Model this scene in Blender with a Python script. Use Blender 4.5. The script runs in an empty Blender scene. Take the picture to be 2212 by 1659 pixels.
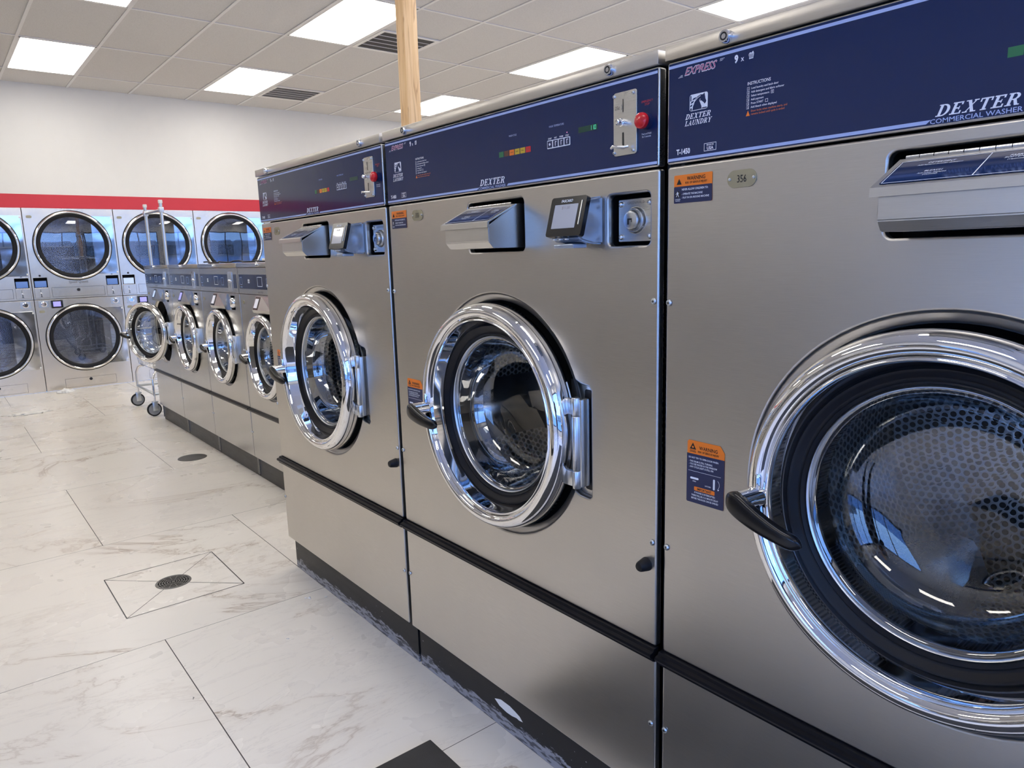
import bpy, bmesh, math, random
from mathutils import Vector, Matrix
random.seed(7)
scene = bpy.context.scene
COL = scene.collection
PI = math.pi

# ------------------------------------------------------------------ camera
F_PX = 1555.8
cd = bpy.data.cameras.new('camera'); cam = bpy.data.objects.new('camera', cd); COL.objects.link(cam)
yaw, pit, rol = math.radians(51.248), math.radians(-10.1605), math.radians(-1.5965)
Fv = Vector((-math.sin(yaw)*math.cos(pit), math.cos(yaw)*math.cos(pit), math.sin(pit)))
Rv = Fv.cross(Vector((0, 0, 1))).normalized(); Uv = Rv.cross(Fv)
R2 = Rv*math.cos(rol)+Uv*math.sin(rol); U2 = -Rv*math.sin(rol)+Uv*math.cos(rol)
m = Matrix((R2, U2, -Fv)).transposed().to_4x4(); m.translation = Vector((0.9075, -1.1118, 1.3543))
cam.matrix_world = m
cd.sensor_fit = 'HORIZONTAL'; cd.sensor_width = 36.0; cd.lens = 36.0*F_PX/2212.0
cd.clip_start = 0.02; cd.clip_end = 200
scene.camera = cam

# ------------------------------------------------------------------ world, daylight, exposure
w = bpy.data.worlds.new('world'); scene.world = w; w.use_nodes = True
nt = w.node_tree; nt.nodes.clear()
out = nt.nodes.new('ShaderNodeOutputWorld'); bg = nt.nodes.new('ShaderNodeBackground')
tc = nt.nodes.new('ShaderNodeTexCoord'); sep = nt.nodes.new('ShaderNodeSeparateXYZ'); rmp = nt.nodes.new('ShaderNodeValToRGB')
nt.links.new(tc.outputs['Generated'], sep.inputs[0]); nt.links.new(sep.outputs['Z'], rmp.inputs[0])
el = rmp.color_ramp.elements
el[0].position = 0.0; el[0].color = (0.27, 0.50, 1.0, 1)
el[1].position = 0.6; el[1].color = (0.09, 0.26, 0.90, 1)
nt.links.new(rmp.outputs[0], bg.inputs[0]); bg.inputs[1].default_value = 5.0
nt.links.new(bg.outputs[0], out.inputs[0])

scene.view_settings.view_transform = 'Standard'; scene.view_settings.look = 'None'
scene.view_settings.gamma = 1.0; scene.view_settings.use_curve_mapping = False
scene.view_settings.exposure = 0.0
LAMP = 8.6          # strength of every ceiling panel

# room extents
XD = -8.444; XR = 3.4; YF = -4.4; YB = 8.0; ZC = 3.263
W = 1.05

for (y0, y1) in ((-4.1, -0.2), (0.1, 3.9), (4.2, 7.7)):
    ld = bpy.data.lights.new('window_portal', 'AREA'); ld.shape = 'RECTANGLE'; ld.size = 2.4; ld.size_y = y1-y0
    ld.cycles.is_portal = True
    lo = bpy.data.objects.new('window_portal', ld); COL.objects.link(lo)
    lo.location = (XR+0.09, (y0+y1)/2, 1.5); lo.rotation_euler = (0, PI/2, 0)

ld = bpy.data.lights.new('window_portal', 'AREA'); ld.shape = 'RECTANGLE'; ld.size = 2.9; ld.size_y = 1.75  # portal of the added front window
ld.cycles.is_portal = True
lo = bpy.data.objects.new('window_portal', ld); COL.objects.link(lo)
lo.location = (1.65, YF-.09, 1.15); lo.rotation_euler = (PI/2, 0, 0)

# ------------------------------------------------------------------ node helpers
def newmat(name):
    mt = bpy.data.materials.new(name); mt.use_nodes = True
    n = mt.node_tree; b = n.nodes['Principled BSDF']
    return mt, n, b
class N:
    def __init__(s, n): s.n = n
    def __call__(s, t, **k):
        nd = s.n.nodes.new(t)
        for a, v in k.items(): setattr(nd, a, v)
        return nd
    def link(s, a, b): s.n.links.new(a, b)
    def math(s, op, a, b=None, c=None, clamp=False):
        nd = s.n.nodes.new('ShaderNodeMath'); nd.operation = op; nd.use_clamp = clamp
        for i, v in enumerate((a, b, c)):
            if v is None: continue
            if isinstance(v, (int, float)): nd.inputs[i].default_value = v
            else: s.n.links.new(v, nd.inputs[i])
        return nd.outputs[0]
    def mix(s, f, a, b):
        nd = s.n.nodes.new('ShaderNodeMix'); nd.data_type = 'RGBA'
        for i, v in ((0, f), (6, a), (7, b)):
            if isinstance(v, (int, float)): nd.inputs[i].default_value = v
            elif isinstance(v, tuple): nd.inputs[i].default_value = (*v, 1)
            else: s.n.links.new(v, nd.inputs[i])
        return nd.outputs[2]
    def noise(s, vec, scale, detail=2, rough=.5, dist=0):
        nd = s.n.nodes.new('ShaderNodeTexNoise'); nd.inputs['Scale'].default_value = scale
        nd.inputs['Detail'].default_value = detail; nd.inputs['Roughness'].default_value = rough
        nd.inputs['Distortion'].default_value = dist
        if vec is not None: s.n.links.new(vec, nd.inputs['Vector'])
        return nd.outputs[0]
    def mapv(s, vec, scale=(1, 1, 1), loc=(0, 0, 0)):
        nd = s.n.nodes.new('ShaderNodeMapping'); nd.inputs['Scale'].default_value = scale; nd.inputs['Location'].default_value = loc
        s.n.links.new(vec, nd.inputs[0]); return nd.outputs[0]
    def ramp(s, f, stops):
        nd = s.n.nodes.new('ShaderNodeValToRGB'); e = nd.color_ramp.elements
        while len(e) < len(stops): e.new(0.5)
        for i, (p, c) in enumerate(stops):
            e[i].position = p; e[i].color = (*c, 1) if isinstance(c, tuple) else (c, c, c, 1)
        s.n.links.new(f, nd.inputs[0]); return nd.outputs[0]

def plain(name, col, rough=.5, metal=0.0, coat=0.0, spec=.5, bumpn=0, bscale=200, var=0.05):
    mt, n, b = newmat(name); q = N(n)
    t = q('ShaderNodeTexCoord').outputs['Object']
    f = q.noise(t, 9, 3)
    lo = tuple(max(0, c*(1-var)) for c in col); hi = tuple(min(1, c*(1+var)) for c in col)
    q.link(q.mix(f, lo, hi), b.inputs['Base Color'])
    b.inputs['Roughness'].default_value = rough; b.inputs['Metallic'].default_value = metal
    b.inputs['Coat Weight'].default_value = coat; b.inputs['Specular IOR Level'].default_value = spec
    if bumpn:
        bp = q('ShaderNodeBump'); bp.inputs['Strength'].default_value = bumpn; bp.inputs['Distance'].default_value = 0.001
        q.link(q.noise(t, bscale, 3), bp.inputs['Height']); q.link(bp.outputs[0], b.inputs['Normal'])
    return mt

def steel(name, col=(.56, .54, .51), rough=.27, vary=.12, brush=(7, 60, 420), bump=.12, warp=0.0):
    mt, n, b = newmat(name); q = N(n)
    t = q('ShaderNodeTexCoord').outputs['Object']
    g = q.noise(q.mapv(t, brush), 3.0, 4, .6)
    s = q.noise(q.mapv(t, (1, 1, 1.3)), 3.2, 4, .6)
    c = q.mix(q.ramp(g, [(.30, 0.0), (.70, 1.0)]), tuple(x*.90 for x in col), tuple(min(1, x*1.07) for x in col))
    sm = q.ramp(s, [(.35, 0.0), (.7, 1.0)])
    q.link(q.mix(sm, c, tuple(x*.96 for x in col)), b.inputs['Base Color'])
    r = q.math('MULTIPLY_ADD', s, vary, rough-vary*.5); r = q.math('MULTIPLY_ADD', g, .05, r)
    q.link(r, b.inputs['Roughness']); b.inputs['Metallic'].default_value = 1
    bp = q('ShaderNodeBump'); bp.inputs['Strength'].default_value = bump; bp.inputs['Distance'].default_value = 0.0004
    q.link(g, bp.inputs['Height'])
    if warp:
        b2 = q('ShaderNodeBump'); b2.inputs['Strength'].default_value = warp; b2.inputs['Distance'].default_value = 0.02
        q.link(q.noise(t, 2.2, 2), b2.inputs['Height']); q.link(b2.outputs[0], bp.inputs['Normal'])
    q.link(bp.outputs[0], b.inputs['Normal'])
    return mt

M = {}
M['steel'] = steel('brushed_steel', (.60, .575, .54), .30, warp=.10)
M['steel_box'] = steel('satin_steel', (.66, .65, .63), .26)
M['steel_dryer'] = steel('polished_steel_sheet', (.84, .78, .69), .23, .10, bump=.05, warp=.25)
M['steel_mirror'] = steel('mirror_steel', (.80, .80, .80), .07, .06, bump=.02, warp=.6)
M['steel_small'] = steel('washer_steel', (.56, .55, .53), .22, .12, warp=.15)
M['chrome'] = plain('chrome', (.86, .86, .87), .035, 1.0, var=.02)
M['chrome_soft'] = plain('satin_chrome', (.66, .68, .70), .30, 1.0, var=.04)
M['zinc'] = plain('zinc_plated', (.62, .66, .70), .30, 1.0, var=.08)
M['body'] = plain('cabinet_grey', (.12, .12, .125), .5, .6)
M['black'] = plain('black_rubber', (.007, .007, .009), .42, spec=.3, bumpn=.05)
M['blackgloss'] = plain('black_plastic', (.006, .006, .007), .20, spec=.4)
M['rail'] = plain('bumper_rubber', (.006, .006, .008), .30, spec=.14, var=.1)
M['void'] = plain('dark_interior', (.006, .006, .007), .8, spec=.1)
M['navy'] = plain('navy_decal', (.007, .020, .080), .10, spec=.35, coat=.15, var=.04)
M['navymat'] = plain('navy_sticker', (.014, .022, .075), .35, var=.04)
M['stripe'] = plain('pale_blue_print', (.40, .50, .80), .3, var=.02)
M['white'] = plain('white_print', (.82, .86, .95), .35, var=.01)
M['pink'] = plain('pink_print', (.42, .06, .16), .35, var=.02)
M['red'] = plain('red_print', (.55, .03, .04), .35, var=.02)
M['orange'] = plain('orange_sticker', (.90, .22, .02), .35, var=.03)
M['orange_text'] = plain('orange_print', (.62, .16, .05), .35, var=.02)
M['yellow'] = plain('yellow_key', (.62, .42, .03), .4, var=.03)
M['green_key'] = plain('green_key', (.02, .16, .06), .4)
M['brown_key'] = plain('brown_key', (.10, .035, .02), .4)
M['ink'] = plain('black_ink', (.01, .01, .012), .4)
M['engrave'] = plain('engraved_grey', (.22, .21, .20), .4, .6)
M['redknob'] = plain('red_plastic', (.62, .012, .02), .22, coat=.3, var=.02)
M['brass'] = plain('aged_brass', (.40, .37, .26), .45, .8, var=.35, bumpn=.2, bscale=900)
M['screen'] = plain('lcd_screen', (.42, .43, .47), .16, coat=.5, var=.06)
M['greyblue'] = plain('reader_shell', (.38, .44, .54), .22, .6, coat=.5, var=.02)
M['whitepaint'] = plain('white_paint', (.80, .79, .76), .55, bumpn=.1, bscale=60, var=.02)
M['redpaint'] = plain('red_paint', (.62, .035, .055), .45, bumpn=.05, bscale=60, var=.03)
M['tbar'] = plain('ceiling_grid_paint', (.74, .73, .72), .45, var=.02)
M['whiteplastic'] = plain('white_plastic', (.82, .82, .80), .4)
M['film'] = plain('white_film', (.85, .85, .84), .35)
M['rubbergrey'] = plain('grey_rubber', (.30, .31, .33), .5)
M['lid'] = plain('dull_bronze_plate', (.16, .155, .145), .35, .6, var=.1)
M['mat_fiber'] = plain('charcoal_carpet', (.060, .059, .058), .95, bumpn=.8, bscale=500, var=.4, spec=.2)
M['redlens'] = plain('red_cable', (.5, .06, .04), .4)

def emis(name, col, st):
    mt, n, b = newmat(name); q = N(n)
    b.inputs['Base Color'].default_value = (*[min(1, c*.5) for c in col], 1)
    b.inputs['Emission Color'].default_value = (*col, 1); b.inputs['Emission Strength'].default_value = st
    b.inputs['Roughness'].default_value = .3
    return mt
M['lamp'] = emis('lit_diffuser', (1.0, .955, .885), LAMP)
M['led_green'] = emis('green_led_segments', (.10, .75, .45), .8)
M['led_dim'] = emis('dim_green_display', (.006, .05, .035), .35)
M['led_red'] = emis('red_led', (1, .3, .5), 3)
M['lcd_blue'] = emis('blue_lcd', (.16, .30, .75), .35)
M['lcd_violet'] = emis('violet_lcd', (.40, .38, .95), .8)
M['lcd_pale'] = emis('pale_lcd', (.55, .68, .95), .7)
M['lcd_white'] = emis('white_lcd', (.75, .74, .82), .55)

def glass(name, tint, ior=1.5, extra=0.0, rough=.0):
    mt, n, b = newmat(name); q = N(n); n.nodes.remove(b)
    o = [x for x in n.nodes if x.type == 'OUTPUT_MATERIAL'][0]
    tr = q('ShaderNodeBsdfTransparent'); tr.inputs[0].default_value = (*tint, 1)
    gl = q('ShaderNodeBsdfGlossy'); gl.inputs['Roughness'].default_value = rough
    ge = q('ShaderNodeNewGeometry'); vd = q('ShaderNodeVectorMath'); vd.operation = 'DOT_PRODUCT'
    q.link(ge.outputs['Normal'], vd.inputs[0]); q.link(ge.outputs['Incoming'], vd.inputs[1])
    f0 = ((ior-1)/(ior+1))**2*1.8
    f = q.math('POWER', q.math('SUBTRACT', 1.0, q.math('ABSOLUTE', vd.outputs['Value'])), 5.0)
    f = q.math('ADD', q.math('MULTIPLY', f, .9), f0+extra, clamp=True)
    ms = q('ShaderNodeMixShader'); q.link(f, ms.inputs[0]); q.link(tr.outputs[0], ms.inputs[1]); q.link(gl.outputs[0], ms.inputs[2])
    q.link(ms.outputs[0], o.inputs['Surface']); return mt
M['bowl'] = glass('door_glass_bowl', (.88, .93, .98), 1.55, .06)
M['dryglass'] = glass('dryer_door_glass', (.68, .72, .80), 1.6, .06)
M['rimglass'] = glass('thick_glass_edge', (.80, .86, .92), 1.5, .22)
M['pane'] = glass('window_pane', (.95, .97, .98), 1.45, 0)

def perf(name, col, cell=.013, hole=.33, rough=.22, ucol=(.02, .02, .022)):
    """steel sheet with a staggered pattern of round holes, in UV metres"""
    mt, n, b = newmat(name); q = N(n)
    uv = q('ShaderNodeUVMap'); uv.uv_map = 'UVMap'
    sp = q('ShaderNodeSeparateXYZ'); q.link(uv.outputs[0], sp.inputs[0])
    def grid(off):
        x = q.math('SUBTRACT', q.math('FRACT', q.math('ADD', q.math('DIVIDE', sp.outputs[0], cell), off)), .5)
        y = q.math('MULTIPLY', q.math('SUBTRACT', q.math('FRACT', q.math('ADD', q.math('DIVIDE', sp.outputs[1], cell*1.732), off)), .5), 1.732)
        return q.math('SQRT', q.math('ADD', q.math('MULTIPLY', x, x), q.math('MULTIPLY', y, y)))
    d = q.math('MINIMUM', grid(0), grid(.5))
    f = q.math('LESS_THAN', d, hole)
    q.link(q.mix(f, col, ucol), b.inputs['Base Color'])
    q.link(q.math('SUBTRACT', 1.0, f), b.inputs['Metallic'])
    q.link(q.math('MULTIPLY_ADD', f, .5, rough), b.inputs['Roughness'])
    bp = q('ShaderNodeBump'); bp.inputs['Strength'].default_value = .6; bp.inputs['Distance'].default_value = .002
    q.link(q.math('MINIMUM', d, .5), bp.inputs['Height']); q.link(bp.outputs[0], b.inputs['Normal'])
    return mt
M['drum'] = perf('perforated_drum', (.74, .73, .71), .018, .36, .34)
M['tumbler'] = perf('perforated_tumbler', (.60, .60, .62), .016, .28, .18)

# floor: large polished marble tiles
def floor_mat():
    mt, n, b = newmat('marble_tile_floor'); q = N(n)
    t = q('ShaderNodeTexCoord').outputs['Object']
    sp = q('ShaderNodeSeparateXYZ'); q.link(t, sp.inputs[0])
    xr = q.math('DIVIDE', q.math('ADD', sp.outputs[0], .632+1.1785*20), 1.1785)
    row = q.math('FLOOR', xr)
    odd = q.math('MODULO', row, 2.0)
    yo = q.math('ADD', sp.outputs[1], q.math('MULTIPLY_ADD', odd, .626, -.03))
    yr = q.math('DIVIDE', q.math('ADD', yo, 11.92), 1.192)
    col_i = q.math('FLOOR', yr)
    def dist(v, size):
        f = q.math('FRACT', v); return q.math('MULTIPLY', q.math('MINIMUM', f, q.math('SUBTRACT', 1.0, f)), size)
    dx = dist(xr, 1.1785); dy = dist(yr, 1.192)
    jx = q.math('LESS_THAN', dx, .0011); jy = q.math('LESS_THAN', dy, .0016)
    joint = q.math('MAXIMUM', jx, jy)
    # each tile takes another piece of stone
    cb = q('ShaderNodeCombineXYZ')
    q.link(q.math('MULTIPLY', row, 7.31), cb.inputs[0]); q.link(q.math('MULTIPLY', col_i, 3.77), cb.inputs[1])
    va = q('ShaderNodeVectorMath'); va.operation = 'ADD'; q.link(t, va.inputs[0]); q.link(cb.outputs[0], va.inputs[1])
    v = q.mapv(va.outputs[0], (1.0, .55, 1))
    n1 = q.noise(v, 1.15, 9, .62, 1.1)
    vein = q.math('ABSOLUTE', q.math('SUBTRACT', n1, .5))
    k1 = q.ramp(vein, [(0.0, 1.0), (.0025, .65), (.009, .14), (.035, 0.0)])
    n2 = q.noise(q.mapv(v, (1, .5, 1), (5, 3, 0)), 3.4, 9, .66, 1.6)
    k2 = q.ramp(q.math('ABSOLUTE', q.math('SUBTRACT', n2, .52)), [(0.0, .7), (.004, .25), (.014, 0.0)])
    msk = q.ramp(q.noise(v, 1.7, 3), [(.42, 0.0), (.62, 1.0)])
    k1m = q.math('MULTIPLY', k1, q.math('MULTIPLY_ADD', msk, .80, .22))
    cloud = q.noise(v, .9, 4)
    base = q.mix(cloud, (.78, .725, .64), (.84, .80, .73))
    c = q.mix(q.math('MULTIPLY', k2, .45), base, (.50, .46, .42))
    c = q.mix(q.math('MULTIPLY', k1m, .85), c, (.40, .31, .23))
    c = q.mix(joint, c, (.06, .05, .045))
    q.link(c, b.inputs['Base Color'])
    sm = q.noise(t, 2.5, 4)
    q.link(q.math('MULTIPLY_ADD', sm, .16, q.math('MULTIPLY_ADD', joint, .4, .20)), b.inputs['Roughness'])
    b.inputs['Specular IOR Level'].default_value = .45
    return mt
M['floor'] = floor_mat()

def ceil_mat():
    mt, n, b = newmat('acoustic_tile'); q = N(n)
    t = q('ShaderNodeTexCoord').outputs['Object']
    f = q.ramp(q.noise(t, 260, 2), [(.42, 0.0), (.5, 1.0)])
    q.link(q.mix(f, (.58, .565, .55), (.66, .645, .63)), b.inputs['Base Color'])
    b.inputs['Roughness'].default_value = .9; b.inputs['Specular IOR Level'].default_value = .1
    bp = q('ShaderNodeBump'); bp.inputs['Strength'].default_value = .4; bp.inputs['Distance'].default_value = .002
    q.link(q.noise(t, 180, 3), bp.inputs['Height']); q.link(bp.outputs[0], b.inputs['Normal'])
    return mt
M['ceil'] = ceil_mat()

def kick_mat(hi=.040, amt=1.0, base=(.011, .011, .012)):
    mt, n, b = newmat('peeling_black_kick'); q = N(n)
    t = q('ShaderNodeTexCoord').outputs['Object']
    sp = q('ShaderNodeSeparateXYZ'); q.link(t, sp.inputs[0])
    ns = q.noise(q.mapv(t, (2.2, 1, 9)), 2.4, 8, .68)
    fine = q.noise(t, 70, 3, .6)
    lim = q.math('MULTIPLY_ADD', q.math('SUBTRACT', ns, .5), .16*amt, hi)
    d = q.math('SUBTRACT', lim, sp.outputs[2])
    bare = q.ramp(q.math('MULTIPLY_ADD', q.math('SUBTRACT', fine, .5), .02, d), [(0.0, 0.0), (.004, 1.0)])
    spk = q.math('MULTIPLY', q.math('GREATER_THAN', fine, .71), amt)
    f = q.math('MAXIMUM', q.math('MULTIPLY', bare, amt), spk, clamp=True)
    dk = q.math('MULTIPLY', f, q.ramp(q.noise(q.mapv(t, (3, 1, 12)), 9, 5), [(.42, .25), (.5, 1.0)]))
    q.link(q.mix(dk, base, (.30, .30, .33)), b.inputs['Base Color'])
    q.link(q.math('MULTIPLY_ADD', ns, .25, .22), b.inputs['Roughness'])
    b.inputs['Specular IOR Level'].default_value = .25
    return mt
M['kick'] = kick_mat()
M['kick_clean'] = kick_mat(.0, .0, (.035, .034, .032))

def wood_mat():
    mt, n, b = newmat('pine_post'); q = N(n)
    t = q('ShaderNodeTexCoord').outputs['Object']
    g = q.noise(q.mapv(t, (14, 14, .7)), 2.2, 6, .6, .8)
    c = q.ramp(g, [(.30, (.55, .33, .15)), (.46, (.68, .45, .23)), (.60, (.74, .52, .29)), (.75, (.64, .41, .20))])
    ln = q.ramp(q.math('ABSOLUTE', q.math('SUBTRACT', q.noise(q.mapv(t, (9, 9, .5)), 1.6, 4, .5, .6), .5)), [(0, 1.0), (.012, 0.0)])
    q.link(q.mix(q.math('MULTIPLY', ln, .55), c, (.30, .14, .05)), b.inputs['Base Color'])
    b.inputs['Roughness'].default_value = .6
    return mt
M['wood'] = wood_mat()

# ------------------------------------------------------------------ mesh helpers
def finish(name, bm, mat, parent=None, smooth=False, angle=None, label=None):
    me = bpy.data.meshes.new(name); bm.normal_update(); bm.to_mesh(me); bm.free()
    me.materials.append(mat)
    if smooth or angle:
        for p in me.polygons: p.use_smooth = True
        if angle: me.set_sharp_from_angle(angle=math.radians(angle))
    o = bpy.data.objects.new(name, me); COL.objects.link(o)
    if parent is not None: o.parent = parent
    if label: o['label'] = label
    return o
def add_box(bm, x0, x1, y0, y1, z0, z1, bev=0.0, seg=2):
    t = bmesh.new(); bmesh.ops.create_cube(t, size=1.0)
    for v in t.verts: v.co = Vector(((x0+x1)/2+v.co.x*(x1-x0), (y0+y1)/2+v.co.y*(y1-y0), (z0+z1)/2+v.co.z*(z1-z0)))
    if bev > 0: bmesh.ops.bevel(t, geom=list(t.edges), offset=bev, segments=seg, affect='EDGES', profile=.5)
    me = bpy.data.meshes.new('t'); t.to_mesh(me); t.free(); bm.from_mesh(me); bpy.data.meshes.remove(me)
def box(name, mat, parent, x0, x1, y0, y1, z0, z1, bev=0.0, seg=2, label=None):
    bm = bmesh.new(); add_box(bm, x0, x1, y0, y1, z0, z1, bev, seg)
    return finish(name, bm, mat, parent, angle=40 if bev else None, label=label)
def add_lathe(bm, prof, c, n=96, axis='y', a0=0, a1=2*PI, uvrep=True):
    """revolve (r, h) about an axis through c; h runs along the axis"""
    uvl = bm.loops.layers.uv.get('UVMap') or bm.loops.layers.uv.new('UVMap')
    full = abs(a1-a0-2*PI) < 1e-6; cols = []; cnt = n if full else n+1
    L = [0.0]
    for i in range(1, len(prof)): L.append(L[-1]+math.hypot(prof[i][0]-prof[i-1][0], prof[i][1]-prof[i-1][1]))
    rm = max(r for r, h in prof)
    def P(r, h, a):
        if axis == 'y': return (c[0]+r*math.cos(a), c[1]+h, c[2]+r*math.sin(a))
        if axis == 'z': return (c[0]+r*math.cos(a), c[1]+r*math.sin(a), c[2]+h)
        return (c[0]+h, c[1]+r*math.cos(a), c[2]+r*math.sin(a))
    for k in range(cnt):
        a = a0+(a1-a0)*k/n
        cols.append([bm.verts.new(P(max(r, 1e-5), h, a)) for r, h in prof])
    for k in range(n):
        A = cols[k]; B = cols[(k+1) % cnt]
        for i in range(len(prof)-1):
            f = bm.faces.new((A[i], B[i], B[i+1], A[i+1]))
            us = (k, k+1, k+1, k); vs = (i, i, i+1, i+1)
            for l, uu, vv in zip(f.loops, us, vs): l[uvl].uv = (uu*(a1-a0)/n*rm, L[vv])
def lathe(name, mat, parent, prof, c, n=96, axis='y', angle=35, label=None, flip=False):
    bm = bmesh.new(); add_lathe(bm, prof, c, n, axis)
    bmesh.ops.remove_doubles(bm, verts=bm.verts, dist=1e-5)
    bmesh.ops.recalc_face_normals(bm, faces=bm.faces)
    return finish(name, bm, mat, parent, angle=angle, label=label)
def add_tube(bm, pts, r, n=10, cap=True, radii=None):
    pts = [Vector(p) for p in pts]; rings = []
    up = None
    for i, p in enumerate(pts):
        d = (pts[min(i+1, len(pts)-1)]-pts[max(i-1, 0)]).normalized()
        if up is None:
            up = Vector((0, 0, 1)) if abs(d.z) < .9 else Vector((1, 0, 0))
        s = d.cross(up).normalized(); up = s.cross(d).normalized()
        rr = radii[i] if radii else r
        rings.append([bm.verts.new(p+(s*math.cos(2*PI*k/n)+up*math.sin(2*PI*k/n))*rr) for k in range(n)])
    for a, b in zip(rings[:-1], rings[1:]):
        for k in range(n): bm.faces.new((a[k], a[(k+1) % n], b[(k+1) % n], b[k]))
    if cap: bm.faces.new(list(reversed(rings[0]))); bm.faces.new(rings[-1])
def tube(name, mat, parent, pts, r, n=10, radii=None, label=None):
    bm = bmesh.new(); add_tube(bm, pts, r, n, True, radii); return finish(name, bm, mat, parent, angle=50, label=label)
def rrect(x0, z0, x1, z1, r, n=5):
    p = []
    for cx, cz, a in ((x1-r, z1-r, 0), (x0+r, z1-r, PI/2), (x0+r, z0+r, PI), (x1-r, z0+r, 1.5*PI)):
        for k in range(n+1): p.append((cx+r*math.cos(a+k*PI/2/n), cz+r*math.sin(a+k*PI/2/n)))
    return p
def circ(cx, cz, r, n=64): return [(cx+r*math.cos(2*PI*k/n), cz+r*math.sin(2*PI*k/n)) for k in range(n)]
def to_mesh(cu):
    o = bpy.data.objects.new('t', cu); COL.objects.link(o)
    dg = bpy.context.evaluated_depsgraph_get(); dg.update()
    me = bpy.data.meshes.new_from_object(o.evaluated_get(dg)); bpy.data.objects.remove(o); bpy.data.curves.remove(cu)
    return me
def plate(name, mat, parent, outer, holes=(), yf=0.0, thick=.01, bev=.002, label=None, seg=2, smooth=True):
    """flat sheet facing -y with outline and holes in (x, z); front at yf"""
    cu = bpy.data.curves.new('t', 'CURVE'); cu.dimensions = '2D'; cu.fill_mode = 'BOTH'
    for k, path in enumerate([outer]+list(holes)):
        s = cu.splines.new('POLY'); s.points.add(len(path)-1)
        for i, (x, z) in enumerate(path): s.points[i].co = (x, z, 0, 1)
        s.use_cyclic_u = True
    cu.extrude = max(thick/2-bev, .0001); cu.bevel_depth = bev; cu.bevel_resolution = seg
    if bev: cu.offset = -bev
    me = to_mesh(cu)
    for v in me.vertices:
        x, y, z = v.co; v.co = (x, yf+thick/2-z, y)
    me.materials.clear(); me.materials.append(mat); me.name = name
    for p in me.polygons: p.use_smooth = True
    me.set_sharp_from_angle(angle=math.radians(30)); me.update()
    o = bpy.data.objects.new(name, me); COL.objects.link(o); o.parent = parent
    if label: o['label'] = label
    return o
def flat(name, mat, parent, polys, y, label=None, t=.0006):
    """thin printed shapes facing -y; polys in (x, z)"""
    bm = bmesh.new()
    for i_, poly in enumerate(polys):
        vs = [bm.verts.new((x, y-.00002*i_, z)) for x, z in poly]
        f = bm.faces.new(vs); f.normal_update()
        if f.normal.y > 0: f.normal_flip()
    bmesh.ops.triangulate(bm, faces=bm.faces)
    return finish(name, bm, mat, parent, label=label)
def rect(x0, z0, x1, z1): return [(x0, z0), (x1, z0), (x1, z1), (x0, z1)]
def frame_polys(x0, z0, x1, z1, t): return [rect(x0, z0, x1, z0+t), rect(x0, z1-t, x1, z1), rect(x0, z0, x0+t, z1), rect(x1-t, z0, x1, z1)]

def text_mesh(lines, mapf=None):
    """lines: (string, x, z, cap_height, shear, bold, align, xscale)"""
    bm = bmesh.new()
    for ln in lines:
        s, x, z, h = ln[:4]; sh, bold, al, xs = (list(ln[4:])+[0, 0, 'LEFT', 1][len(ln)-4:])[:4]
        cu = bpy.data.curves.new('t', 'FONT'); cu.body = s; cu.size = h/.70; cu.shear = sh; cu.offset = bold*h
        cu.align_x = al; cu.resolution_u = 2
        me = to_mesh(cu)
        for v in me.vertices: v.co = (x+v.co.x*xs, 0, z+v.co.y)
        bm.from_mesh(me); bpy.data.meshes.remove(me)
    return bm
def text(name, mat, parent, lines, y, fn=None, label=None):
    bm = text_mesh(lines)
    for v in bm.verts: v.co.y = y
    if fn:
        for v in bm.verts: v.co = fn(v.co)
    for f in bm.faces:
        f.normal_update()
    return finish(name, bm, mat, parent, label=label)

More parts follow.
